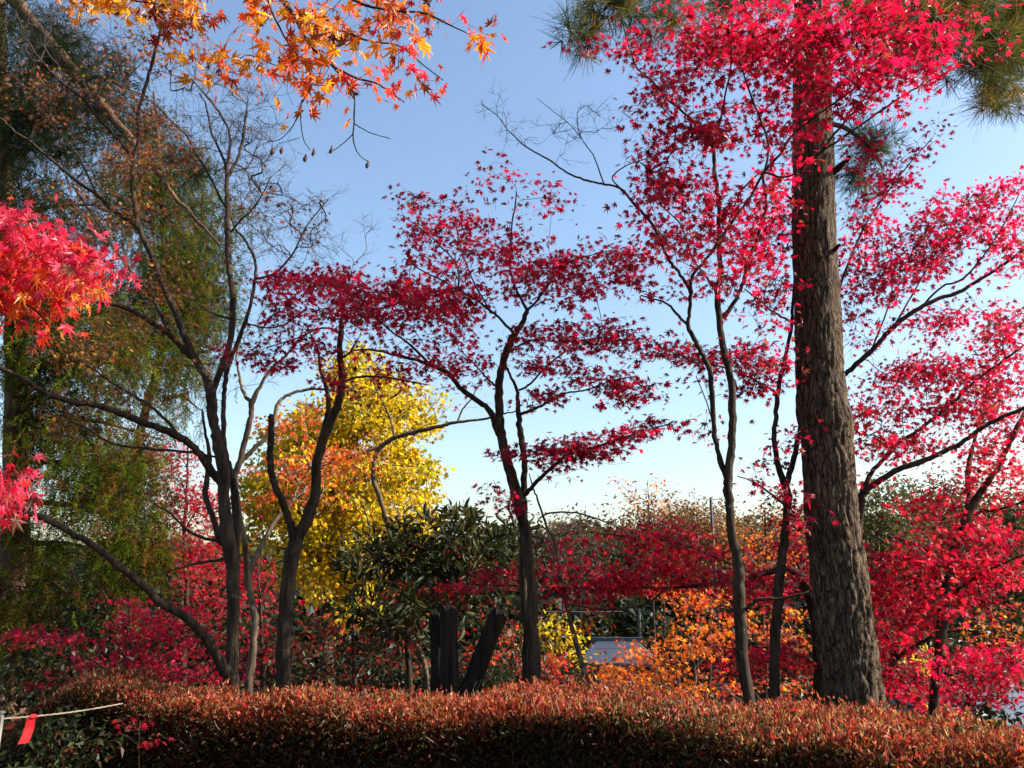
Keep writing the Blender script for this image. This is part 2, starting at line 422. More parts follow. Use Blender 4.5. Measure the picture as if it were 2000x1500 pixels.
# ---------------------------------------------------------------- ground: one sheet to the horizon
def build_ground():
    xs = np.r_[np.linspace(-400, -30, 14), np.linspace(-26, 40, 45), np.linspace(50, 420, 14)]
    ys = np.r_[np.linspace(-40, 0, 6), np.linspace(1, 30, 36), np.linspace(32, 160, 60), np.linspace(170, 700, 14)]
    V = np.array([(x, y, gz(x, y) if y < 200 else gz(x, 200)) for y in ys for x in xs]); nx = len(xs)
    F = np.array([(j*nx+i, j*nx+i+1, (j+1)*nx+i+1, (j+1)*nx+i) for j in range(len(ys)-1) for i in range(nx-1)])
    tag(put(mesh_np('ground', V, F, M['soil'], smooth=True), 'ground'), kind='structure')
build_ground()

# ---------------------------------------------------------------- hedge in front
HX = np.array([-6.0, -3.9, -2.9, -1.5, 0, 1.2, 2.05, 3.2, 5.0])
HB = np.array([6.1, 6.05, 5.85, 5.45, 5.2, 4.95, 4.65, 4.4, 4.1])        # back edge
HF = np.array([5.95, 5.65, 5.34, 4.92, 4.52, 3.95, 3.5, 2.85, 2.1])     # front edge
def hz(x, y=0):
    e = np.clip((x+3.75)/1.1, 0, 1); e = e*e*(3-2*e)
    return (.88 + .035*np.sin(x*1.7+.6)+.02*np.sin(x*4.1+y*3) + .012*np.sin(x*9.3+y*7))*(.45+.55*e)
def build_hedge():
    root = empty('hedge', (0, 4.7, 0), 'long low clipped hedge with copper red tips across the foreground', 'hedge')
    # woody core: a swept cross-section, lumpy
    xs = np.linspace(-4.4, 5, 120); sec = [(0, -.05), (0.02, .55), (.07, .86), (.25, .95), (.75, .95), (.96, .84), (1, .5), (1, -.05)]
    V = []
    for x in xs:
        f, b = np.interp(x, HX, HF)+.07, np.interp(x, HX, HB)-.07
        for u, v in sec:
            h = hz(x); k = noise.noise(Vector((x*6, u*7, v*6)))*.05
            V.append((x+k*.3, f+(b-f)*u+k, (h-.05)*v+k*.6))
    V = np.array(V); m = len(sec)
    F = np.array([(i*m+j, (i+1)*m+j, (i+1)*m+j+1, i*m+j+1) for i in range(len(xs)-1) for j in range(m-1)])
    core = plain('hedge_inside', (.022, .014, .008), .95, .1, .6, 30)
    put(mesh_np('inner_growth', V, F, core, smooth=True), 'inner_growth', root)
    r = np.random.default_rng(4)
    def surf(n, part):
        x = r.uniform(-4.3, 4.6, n); f = np.interp(x, HX, HF); b = np.interp(x, HX, HB); h = hz(x)
        if part == 'top':
            u = r.random(n); y = f+(b-f)*u
            z = h + .03*r.normal(size=n) - .10*np.exp(-u*9)**1.4 - .06*np.exp(-(1-u)*9)
            o = np.stack([x*0, x*0-.25*(u < .15), x*0+1], 1)
        else:
            v = r.random(n)**.8; y = f+.05-.07*np.sin(v*3)+.035*r.normal(size=n); z = h*v*.97
            o = np.stack([x*0-.1, x*0-1., x*0+.35], 1)
        return np.stack([x, y, z], 1), unit(o)
    top, ot = surf(155000, 'top'); fr, of = surf(95000, 'front')
    # patchiness: some sprigs stick out
    for A in (top, fr):
        k = np.array([noise.noise(Vector(p)*4.5) for p in A])
        A[:, 2] += .05*k
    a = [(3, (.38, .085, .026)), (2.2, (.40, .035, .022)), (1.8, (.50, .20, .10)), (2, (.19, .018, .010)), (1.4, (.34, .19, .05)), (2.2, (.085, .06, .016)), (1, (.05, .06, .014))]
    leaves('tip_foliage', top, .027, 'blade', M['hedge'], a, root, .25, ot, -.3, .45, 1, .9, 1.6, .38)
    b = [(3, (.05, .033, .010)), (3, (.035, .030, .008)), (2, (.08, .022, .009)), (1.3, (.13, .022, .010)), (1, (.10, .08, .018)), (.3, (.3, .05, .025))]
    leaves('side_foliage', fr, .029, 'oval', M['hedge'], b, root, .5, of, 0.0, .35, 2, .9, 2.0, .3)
    t = Tubes()
    for i in range(1500):
        x = r.uniform(-3.6, 4.4); f = np.interp(x, HX, HF); bb = np.interp(x, HX, HB)
        if i % 3: p = np.array((x, r.uniform(f+.03, bb), 0)); p[2] = hz(x)-.06; d = np.array((r.normal()*.5, r.normal()*.4, 1))
        else: p = np.array((x, f+.03, r.uniform(.3, .85)*hz(x))); d = np.array((r.normal()*.5, -.7, .6))
        d /= np.linalg.norm(d); L = r.uniform(.06, .15); q = p+d*L*.5+r.normal(size=3)*.008
        t.add([p, q, q+d*L*.5+r.normal(size=3)*.01], [.0022, .0018, .001], 3, cap=False)
    t.build('sprig', plain('hedge_twig', (.24, .16, .10), .8), root)
    # red leaves blown on to the hedge
    x = r.uniform(-3.2, 4.2, 150); u = r.random(150)
    y = np.interp(x, HX, HF)*(1-u)+np.interp(x, HX, HB)*u
    o = leaves('fallen_leaves', np.stack([x, y, hz(x)+.035], 1), .062, 'star', M['maple'], [(3, (.6, .012, .03)), (1, (.7, .03, .09)), (.5, (.6, .2, .04))], None, 1.2, None, .1, .2, 9)
    tag(o, 'scattered red maple leaves fallen on top of the hedge', 'fallen leaves', kind='stuff')
build_hedge()
def litter():
    r = np.random.default_rng(8); n = 9000
    x = r.uniform(-9, 12, n); y = 5.6+r.random(n)**1.5*10
    z = np.array([gz(a, b) for a, b in zip(x, y)])+.02
    o = leaves('leaf_litter', np.stack([x, y, z], 1), .07, 'star5', M['maple'], [(2, (.3, .06, .02)), (2, (.4, .015, .02)), (1, (.5, .2, .03)), (1, (.15, .08, .03))], None, 1.5, None, .1, .3, 3)
    tag(o, 'fallen red and brown leaves on the ground behind the hedge', 'leaf litter', kind='stuff')
litter()

def down(pts, Y, grow=1.12):
    x, y, w = pts[0]; fx, fy = foot(x, y, Y)
    if fy > y+15: return [(x, fy, w*grow*1.1), (x, y+(fy-y)*.4, w*grow)]+pts
    return pts
# ---------------------------------------------------------------- the pine, with plated bark
def build_pine():
    Y = 6.0
    root = empty('pine_tree', base(1669, Y), 'tall straight pine with thick plated bark, sunlit along its right edge', 'pine tree')
    L = [(1583, -700, 54), (1583, -300, 58), (1583, -100, 62), (1585, 0, 64), (1586, 200, 70), (1588, 300, 76), (1590, 450, 80), (1597, 620, 85), (1603, 760, 91), (1610, 815, 101), (1616, 870, 96), (1624, 1005, 98), (1633, 1080, 103), (1642, 1150, 105), (1649, 1220, 106), (1658, 1290, 110), (1669, 1375, 117), (1677, 1450, 128), (1690, 1600, 150)][::-1]
    Q = np.array([np.r_[P(a, b, Y), w/2*mpp(b, Y)] for a, b, w in L]); Q = catmull(Q, 34)
    X, R = Q[:, :3], Q[:, 3]; n = 110; k = len(X)
    a = np.linspace(0, 2*math.pi, n, endpoint=False); V = np.zeros((k, n, 3))
    for i in range(k):
        z = X[i, 2]
        for j in range(n):
            ca, sa = math.cos(a[j]), math.sin(a[j])
            p = Vector((ca*1.0, sa*1.0, z*.9))
            w = noise.noise(p*2.2)*.5
            c = noise.noise(Vector((ca*3.6+w, sa*3.6+w, z*4.2)))
            c2 = noise.noise(Vector((ca*9+w*2, sa*9, z*8.5)))
            rid = 1-abs(c)*3.2; rid2 = 1-abs(c2)*2.6
            h = -.020*max(0, rid)**1.3 - .010*max(0, rid2)**1.5 + .008*noise.noise(p*14)
            am = min(1, .45+.55*max(0, (4.2-z)/3.5)) if z < 4.2 else .42
            V[i, j] = X[i]+np.array((ca, sa, 0))*(R[i]+.006+h*am)
    i = np.arange(k-1)[:, None]*n; j = np.arange(n)[None]; j2 = (j+1) % n
    F = np.stack([i+j, i+j2, i+n+j2, i+n+j], -1).reshape(-1, 4)
    put(mesh_np('trunk', V.reshape(-1, 3), F, M['pine'], smooth=True), 'trunk', root)
    for pts, Ye in (([(1607, 352, 22), (1628, 336, 14), (1648, 318, 11), (1661, 306, 8)], 5.75), ([(1615, 503, 12), (1628, 490, 9), (1640, 478, 6)], 5.8),
                ([(1560, 395, 8), (1545, 388, 5), (1530, 375, 3)], 5.9)):
        t = Tubes(); m = len(pts)
        t.add(catmull([P(x, y, 6.0-.25*q/(m-1)) for q, (x, y, w) in enumerate(pts)], 3), np.interp(np.linspace(0, m-1, (m-1)*3+1), range(m), [w/2*mpp(400, 6) for x, y, w in pts]), 9, rough=.08)
        t.build('broken_branch', M['bark'], root)
    # high limbs carrying the needles
    tr = Tree.__new__(Tree); tr.root = root; tr.N = []; tr.T = []; tr.R = []; tr.limbs = Tubes(); tr.twigs = Tubes(); tr.bark = 'bark'; tr.twig = 'twig'
    tr.limb([(1583, -200, 26), (1480, -150, 18), (1340, -60, 12), (1230, -40, 8), (1180, 20, 5)], 6.0, 5.4)
    tr.limb([(1583, -260, 26), (1700, -160, 20), (1830, -60, 14), (1930, 40, 9), (1960, 140, 5)], 6.0, 6.8)
    tr.limb([(1595, 240, 14), (1650, 250, 9), (1700, 290, 6), (1725, 330, 4)], 6.2, 7.6)
    pal = [(3, (.06, .075, .018)), (2, (.11, .10, .02)), (2, (.2, .13, .025)), (1, (.03, .045, .015))]
    kw = dict(size=.15, shape='tuft', mat='needle', per=2.2, spread=.05, up=0, droop=.15, tipw=1.6, gap=2, flat=1, name='crown')
    tr.crown([(1150, 20, 50, 35, 1.3), (1230, 10, 60, 30, 1.2), (1120, 110, 36, 32, .9), (1165, 60, 30, 30), (1330, 20, 50, 50, 1.2), (1290, 50, 30, 30)], 5.6, .4, 1.3, pal=pal, seed=2, tip_r=.0018, **kw)
    tr.crown([(1800, 30, 130, 60, 1.3), (1900, 60, 120, 90, 1.4), (1960, 130, 60, 80, 1.3), (1760, 90, 70, 50), (1930, 210, 30, 30, .8), (1980, 30, 50, 80, 1.4), (1690, 20, 60, 50), (1450, -10, 120, 40)], 6.6, .7, 1.6, pal=pal, seed=3, tip_r=.0018, **kw)
    pal2 = [(3, (.08, .12, .045)), (1, (.14, .15, .04))]
    tr.crown([(1690, 270, 45, 40), (1680, 350, 50, 30), (1710, 310, 40, 30), (1565, 290, 25, 20, .5), (1560, 430, 25, 30, .7), (1660, 400, 40, 20, .7)], 7.4, .3, 1.0, pal=pal2, seed=4, tip_r=.0018, **kw)
    tr.limbs.join(tr.twigs).build('branches', M['bark'], root, M['twig'])
build_pine()

# ---------------------------------------------------------------- centre: slender twin-trunk maple
def centre_maple():
    Y = 6.2; t = Tree('maple_tree', 'slender crimson maple with twin trunks rising in the middle, flat tiers of leaves', base(1042, Y), group='red maples behind the hedge', bark='bark')
    t.limb(down([(1042, 1360, 27), (1044, 1290, 24), (1040, 1220, 22), (1040, 1150, 20), (1033, 1097, 20), (1028, 1045, 22), (1014, 992, 22), (1000, 935, 20), (986, 882, 18), (977, 837, 18), (975, 795, 16), (975, 746, 15), (986, 697, 14), (1003, 657, 13), (1021, 627, 10), (1030, 606, 8)], Y), Y)
    t.limb([(1030, 606, 7), (1012, 575, 5), (1003, 550, 4.5), (995, 515, 4), (998, 460, 3.4), (1005, 410, 3), (1009, 375, 2.5)], Y, Y-.1)
    t.limb([(1030, 606, 6), (1045, 592, 4.5), (1066, 564, 4), (1090, 530, 3), (1130, 505, 2.5), (1190, 490, 2)], Y, Y-.3)
    t.limb([(1028, 1350, 20), (1030, 1255, 18), (1024, 1171, 16), (1021, 1115, 15), (1023, 1045, 14), (1024, 992, 14), (1022, 970, 14), (1024, 935, 13), (1024, 893, 12), (1017, 847, 12), (1012, 802, 10), (1009, 760, 7), (993, 725, 5), (985, 700, 4)], Y+.12)
    t.limb([(1003, 651, 7), (965, 613, 5), (930, 585, 4.5), (895, 567, 4), (860, 546, 3.5), (825, 529, 3), (790, 505, 2.2)], Y, Y-.4)
    t.limb([(895, 567, 4), (893, 520, 3.4), (856, 476, 3), (818, 444, 2.6), (785, 420, 2)], Y-.2, Y-.5)
    t.limb([(960, 612, 4), (930, 560, 3.4), (905, 500, 3), (890, 440, 2.2)], Y-.1, Y+.2)
    t.limb([(975, 848, 14), (958, 805, 12), (930, 781, 11), (902, 760, 10), (877, 732, 9), (846, 714, 8), (814, 704, 7), (772, 693, 5), (727, 683, 4), (690, 684, 3)], Y, Y-.5)
    t.limb([(840, 712, 6), (804, 676, 5), (769, 651, 4.4), (741, 627, 4), (713, 606, 3), (680, 600, 2.4)], Y-.35, Y-.7)
    t.limb([(1017, 809, 7), (1045, 798, 5.5), (1077, 781, 4.6), (1105, 767, 4), (1140, 763, 3.4), (1190, 745, 2.6), (1240, 735, 2)], Y, Y-.6)
    t.limb([(1015, 762, 5), (1035, 750, 4), (1063, 721, 3.4), (1100, 690, 2.6), (1160, 665, 2)], Y, Y-.5)
    t.limb([(990, 690, 5), (1040, 664, 4), (1100, 668, 3), (1170, 660, 2.5)], Y, Y+.5)
    t.limb([(1026, 966, 9), (1045, 945, 8), (1077, 914, 7), (1108, 889, 6), (1157, 875, 5), (1210, 858, 4), (1262, 840, 3), (1310, 828, 2)], Y+.1, Y-.8)
    t.limb([(975, 760, 5), (950, 738, 4), (930, 715, 3), (905, 690, 2.4)], Y, Y-.4)
    kw = dict(pal=[(3, (.42, .005, .028)), (3, (.55, .008, .045)), (1, (.5, .012, .02)), (1, (.2, .003, .012))], size=.083, per=8, spread=.085)  # reds lightened to stand in for direct sun this crown doesn't get
    t.crown([(600, 556, 80, 30), (665, 575, 75, 45, 1.2), (740, 600, 60, 40, 1.2), (790, 585, 100, 45, 1.2), (850, 560, 100, 50, 1.2), (900, 610, 60, 45), (840, 640, 90, 45, 1.2), (880, 690, 60, 38), (900, 745, 40, 40, .8),
             (800, 400, 40, 25, .8), (850, 390, 55, 25, .8), (800, 470, 60, 40, .7), (870, 440, 70, 45, .8), (940, 440, 45, 60, .6), (900, 500, 90, 38, 1.1), (980, 500, 70, 45, 1.1), (1040, 520, 90, 40, 1.0), (1130, 520, 90, 38, .9), (1190, 490, 60, 42, 1.0), (1235, 510, 40, 45), (1080, 565, 110, 35, 1.0), (1000, 580, 80, 30), (1180, 560, 70, 38, 1.2),
             (985, 325, 30, 18, .8), (1030, 335, 45, 25, .8), (1060, 355, 30, 30, .9), (965, 370, 40, 12, .7), (1060, 395, 60, 20, .8), (1020, 400, 20, 20, .8), (800, 715, 55, 25), (930, 710, 35, 60, .6)],
            Y-.2, .6, 1.4, seed=3, flat=.22, up=1.1, **kw)
    t.crown([(1080, 655, 70, 26, 1.1), (1150, 645, 70, 26, 1.1), (1225, 650, 45, 20), (1060, 700, 80, 32, 1.1), (1130, 690, 50, 30), (1230, 690, 40, 30, .6), (1180, 745, 85, 26, 1.2), (1240, 770, 45, 22), (1060, 778, 42, 15, 1.4), (1110, 785, 40, 12, .8), (1225, 795, 50, 14, .6), (1140, 730, 40, 20), (1260, 680, 50, 16, .7),
             (975, 880, 40, 10, 1.2), (1030, 877, 45, 18, 1.6), (1095, 880, 60, 22, 1.8), (1160, 868, 60, 20, 1.8), (1220, 852, 55, 20, 1.6), (1285, 832, 45, 14, 1.2), (1310, 815, 30, 10), (1110, 920, 40, 22, .6), (960, 965, 30, 10, 1.2), (985, 985, 28, 18), (1000, 1005, 15, 15, .7), (1060, 905, 35, 10, .8)],
            Y-.3, .5, 2.3, seed=5, up=1.1, **{**kw, 'pal': PINK, 'flat': .3} if False else dict(pal=PINK+CRIM, size=.075, per=10, spread=.08, flat=.22))  # pinker mix gives these tiers a sunlit look by colour
    t.done()
centre_maple()

# ---------------------------------------------------------------- right of centre: two stems forking
def right_maple():
    Y = 5.6; t = Tree('maple_tree', 'tall scarlet maple forking into two thin stems just left of the pine', base(1461, Y), group='red maples behind the hedge')
    t.limb(down([(1463, 1380, 25), (1450, 1290, 24), (1447, 1220, 23), (1443, 1150, 23), (1442, 1097, 20), (1429, 1045, 17), (1424, 975, 17), (1422, 935, 17), (1428, 880, 15), (1431, 830, 15), (1429, 760, 14), (1424, 725, 14), (1412, 676, 13), (1405, 620, 12), (1401, 567, 11), (1408, 532, 10), (1405, 480, 9), (1405, 455, 8.5), (1403, 385, 8), (1396, 332, 7.5), (1393, 290, 7)], Y), Y, Y-.1)
    t.limb([(1422, 940, 13), (1405, 893, 10), (1396, 851, 10), (1393, 795, 10), (1386, 725, 10), (1370, 690, 10), (1352, 655, 9), (1343, 634, 8), (1347, 613, 7), (1349, 571, 7), (1352, 539, 6.5), (1370, 518, 6), (1391, 490, 6), (1405, 469, 5.5), (1440, 420, 5), (1468, 381, 5), (1492, 336, 5), (1524, 301, 4.6), (1545, 266, 4.4), (1600, 222, 4), (1660, 180, 3.6), (1740, 120, 3), (1810, 60, 2)], Y, 4.75)
    t.limb([(1343, 636, 6), (1317, 606, 5), (1300, 592, 4.5), (1275, 583, 4), (1252, 577, 3)], Y-.1, Y-.2)
    t.limb([(1349, 575, 7), (1342, 557, 6), (1321, 525, 6), (1304, 504, 6), (1273, 437, 6), (1245, 406, 5.5), (1210, 367, 5), (1175, 359, 4.4), (1140, 350, 4), (1105, 336, 3.6), (1070, 311, 3.2), (1028, 287, 2.8), (993, 255, 2.2), (972, 227, 1.9), (940, 203, 1.4)], Y-.15, Y-.5)
    t.limb([(1180, 360, 3), (1161, 308, 2.4), (1147, 287, 2), (1115, 245, 1.6), (1080, 217, 1.4), (1049, 192, 1)], Y-.4, Y-.6)
    t.limb([(1210, 367, 3.5), (1196, 346, 3), (1227, 322, 2.2), (1280, 304, 1.6)], Y-.4, Y-.5)
    t.limb([(1393, 290, 6), (1370, 259, 5), (1342, 227, 4.5), (1300, 190, 4), (1275, 160, 4), (1245, 133, 3.4), (1227, 87, 2.6), (1210, 17, 2)], Y-.1, Y-.5)
    t.limb([(1393, 290, 5), (1405, 245, 4.5), (1419, 175, 4), (1428, 122, 3.5), (1430, 17, 2.6), (1432, -60, 2)], Y-.1, Y-.5)
    t.limb([(1405, 620, 9), (1415, 616, 9), (1440, 581, 8), (1454, 543, 8), (1461, 508, 7.5), (1471, 487, 7), (1482, 455, 6), (1496, 402, 6), (1491, 350, 5.4), (1501, 297, 5), (1496, 262, 4.4), (1478, 217, 4), (1457, 157, 3.4), (1440, 90, 2.6), (1450, 0, 2)], Y-.05, 5.2)
    t.limb([(1422, 938, 0), (1422, 938, 0)], Y) if False else None
    t.limb([(1600, 300, 5), (1640, 250, 4.4), (1690, 190, 3.6), (1720, 110, 2.6), (1740, 20, 2)], 5.0, 4.6)
    t.limb([(1492, 336, 4.5), (1540, 345, 4.5), (1600, 300, 4.8), (1680, 245, 4.2), (1760, 190, 3.4), (1850, 140, 2.4), (1930, 110, 1.8)], 5.05, 4.7)
    t.limb([(1398, 568, 5), (1375, 535, 4), (1350, 500, 3.6), (1330, 440, 3), (1290, 400, 2.4)], Y, Y+.5)
    t.limb([(1412, 470, 5), (1432, 410, 4), (1450, 370, 3.4), (1480, 340, 2.8)], Y, Y+.4)
    t.limb([(1425, 950, 5), (1404, 905, 4), (1400, 870, 3.4), (1385, 800, 2.6), (1360, 735, 2)], Y, Y+.3)
    t.limb([(1457, 1190, 6), (1472, 1178, 7), (1489, 1170, 7), (1530, 1168, 5), (1580, 1157, 4)], 5.55, 5.4)
    t.crown([(1290, 90, 70, 45), (1380, 60, 80, 55), (1300, 140, 60, 40), (1250, 215, 45, 28, .9), (1330, 190, 70, 50), (1410, 160, 70, 60), (1460, 80, 70, 70), (1500, 160, 70, 60), (1280, 260, 40, 40, .8), (1340, 280, 60, 40), (1420, 250, 70, 50), (1500, 250, 50, 50), (1270, 370, 60, 40), (1330, 360, 60, 50), (1310, 440, 70, 50), (1390, 400, 60, 60), (1450, 440, 70, 50), (1510, 380, 40, 60), (1370, 500, 70, 40), (1470, 510, 60, 40), (1350, 560, 50, 35, .7), (1440, 560, 50, 30, .6), (1215, 200, 18, 14, .8), (1190, 110, 50, 30, .3), (1155, 90, 40, 20, .3), (1270, 480, 40, 30, .8), (1250, 540, 25, 30, .6)],
            5.35, .55, 1.5, seed=7, pal=CRIM+[(2, (.72, .015, .07))], size=.085, per=9, spread=.09)
    t.crown([(1600, 110, 110, 90, 1.2), (1520, 60, 90, 60), (1700, 100, 100, 80), (1780, 110, 80, 60), (1650, 30, 180, 40), (1820, 150, 60, 35, .8), (1600, 210, 50, 35, .8), (1800, 200, 60, 22, .6), (1700, 190, 60, 30, .8), (1575, 320, 22, 25, .8), (1570, 260, 30, 30, .7), (1880, 60, 50, 35, .6), (1420, 20, 100, 40, .8), (1960, 110, 40, 35, .35), (1920, 10, 25, 15, .5)],
            4.75, .4, 1.35, seed=8, pal=PINK+[(2, (.6, .008, .03))], size=.088, per=8, spread=.09)
    # the winter-bare sprays reaching over the centre
    t.crown([(960, 210, 35, 35), (1000, 260, 35, 35), (1060, 270, 40, 30), (1100, 260, 40, 40), (1140, 230, 60, 40), (1180, 240, 40, 40), (1130, 300, 40, 20, .7), (1230, 260, 40, 40, .7), (1010, 300, 30, 15, .6)], 5.1, .2, 1.7, leafless=True, seed=9, twiglets=3, spread=.07, gap=2, tip_r=.0011)
    t.done()
right_maple()

# ---------------------------------------------------------------- stem beside the pine, lower red tiers
def stem_maple():
    Y = 6.1; t = Tree('maple_tree', 'maple with one short forked trunk standing close against the left of the pine', base(1513, Y), group='red maples behind the hedge')
    t.limb(down([(1514, 1378, 21), (1512, 1290, 20), (1517, 1202, 19), (1522, 1132, 18), (1531, 1062, 16), (1538, 975, 15), (1534, 952, 15), (1517, 900, 11), (1512, 847, 10), (1517, 795, 9), (1520, 760, 9), (1532, 705, 8), (1545, 645, 7), (1548, 600, 6), (1552, 540, 4)], Y), Y)
    t.limb([(1534, 958, 12), (1545, 917, 11), (1559, 858, 10), (1568, 800, 8), (1590, 700, 6), (1640, 560, 5), (1690, 440, 3.6), (1760, 340, 2.6), (1820, 270, 2)], Y, 6.9)
    t.limb([(1550, 632, 4.4), (1510, 609, 4), (1475, 581, 3.4), (1454, 564, 2.4)], Y, Y-.2)
    t.limb([(1520, 770, 5), (1480, 745, 4.4), (1420, 720, 3.6), (1350, 700, 3), (1290, 680, 2)], Y, 5.4)
    t.limb([(1530, 985, 5), (1500, 960, 4), (1470, 940, 3), (1440, 930, 2)], Y, Y+.6)
    t.crown([(1300, 690, 50, 24), (1360, 690, 60, 32), (1430, 700, 70, 34, 1.2), (1500, 700, 50, 40, 1.2), (1470, 745, 60, 32, 1.1), (1400, 755, 50, 20, .6), (1535, 730, 25, 60, 1.1), (1275, 672, 50, 18, .8), (1480, 600, 40, 22, .7), (1530, 590, 25, 60, .8), (1500, 480, 45, 50), (1530, 400, 20, 60), (1330, 835, 60, 10, .8), (1385, 850, 22, 26, .7), (1540, 860, 25, 50, .6), (1490, 910, 40, 18, .7), (1520, 970, 40, 30, .8), (1450, 950, 20, 14, .4), (1545, 1010, 25, 40)],
            5.9, .45, 1.8, seed=11, pal=CRIM, size=.08, per=9, spread=.085)
    t.crown([(1830, 245, 28, 26), (1785, 300, 32, 26), (1760, 350, 40, 24), (1720, 385, 45, 30), (1680, 440, 40, 40), (1660, 520, 25, 50), (1665, 600, 28, 60), (1690, 660, 40, 30, .7), (1720, 510, 50, 30), (1700, 340, 40, 30, .8), (1690, 300, 50, 40, .7)],
            6.8, .35, 1.35, seed=12, pal=PINK, size=.085, per=8, spread=.09)
    t.done()
stem_maple()

# ---------------------------------------------------------------- maple whose trunk the pine hides: long limbs to the right
def behind_pine_maple():
    Y = 7.0; t = Tree('maple_tree', 'maple hidden behind the pine trunk, long curved limbs reaching out to the right edge', base(1690, Y), group='red maples behind the hedge')
    t.limb(down([(1668, 1380, 24), (1660, 1250, 24), (1664, 1120, 22), (1675, 1030, 18), (1680, 985, 17), (1686, 964, 12), (1713, 942, 11), (1755, 917, 10), (1790, 905, 10), (1825, 891, 9), (1877, 865, 9), (1912, 840, 8), (1947, 819, 8), (2000, 798, 7), (2080, 770, 6)], Y), Y, 5.8)
    t.limb([(1675, 1010, 12), (1684, 960, 10), (1702, 924, 8.5), (1730, 893, 8), (1755, 865, 7.5), (1790, 844, 7), (1825, 816, 6), (1867, 781, 6), (1895, 753, 5.4), (1930, 725, 5), (1965, 700, 4), (2020, 660, 3)], Y, 6.4)
    t.limb([(1664, 1100, 16), (1640, 950, 14), (1625, 820, 12), (1630, 770, 11), (1645, 739, 10), (1667, 716, 10), (1702, 685, 9.5), (1730, 654, 9.5), (1755, 629, 9), (1790, 605, 9), (1825, 587, 8), (1874, 570, 7.5), (1895, 557, 7), (1947, 525, 6), (2000, 487, 5), (2060, 440, 4)], Y, 6.6)
    t.limb([(1800, 600, 5), (1840, 560, 4), (1880, 545, 4), (1920, 500, 3.2), (1960, 440, 2.4), (1990, 380, 2)], 6.8, 6.4)
    t.limb([(1750, 632, 4), (1790, 560, 3.4), (1830, 490, 2.8), (1870, 420, 2)], 6.8, 7.2)
    t.limb([(1700, 690, 4), (1740, 580, 3), (1740, 500, 2.5)], 6.8, 7.4)
    t.limb([(1640, 745, 5), (1665, 830, 4), (1690, 850, 3), (1720, 840, 2.4)], Y, 6.5)
    kw = dict(per=9, spread=.09)
    t.crown([(1700, 480, 40, 30), (1760, 460, 50, 30), (1740, 540, 50, 32), (1820, 420, 50, 24), (1860, 440, 60, 30), (1850, 380, 30, 16, .8), (1930, 390, 50, 40), (1980, 370, 35, 40), (1950, 450, 60, 45, 1.2), (1800, 480, 60, 34), (1850, 490, 60, 34, 1.1), (1990, 500, 40, 40), (1780, 530, 50, 30), (1700, 560, 30, 40), (1830, 540, 30, 16, .7), (1940, 530, 40, 20, .7)],
            6.9, .45, 1.6, seed=14, pal=PINK, size=.08, **kw)
    t.crown([(1880, 620, 80, 30, 1.1), (1960, 620, 60, 40, 1.2), (1820, 650, 50, 26, .7), (1750, 620, 50, 30, .5), (1940, 670, 70, 34, 1.2), (1860, 680, 60, 28), (1800, 720, 70, 28, 1.2), (1740, 750, 60, 30), (1870, 740, 80, 34, 1.3), (1960, 740, 60, 50, 1.3), (1720, 810, 50, 30), (1790, 790, 70, 32, 1.2), (1870, 810, 80, 30, 1.2), (1950, 820, 60, 40, 1.1), (1700, 870, 30, 34), (1760, 880, 60, 26, 1.1), (1830, 850, 60, 24), (1670, 800, 25, 50, .8), (1730, 930, 30, 16, .6)],
            6.7, .6, 2.0, seed=15, pal=CRIM+[(2, (.74, .015, .07)), (1, (.6, .03, .02))], size=.075, **kw)
    t.crown([(1680, 690, 50, 40, .6), (1700, 600, 60, 50, .4), (1650, 560, 30, 40, .5), (1690, 900, 30, 50, .4)], 7.0, .2, 1.3, leafless=True, seed=16, twiglets=3, spread=.08, gap=2)
    t.done()
behind_pine_maple()

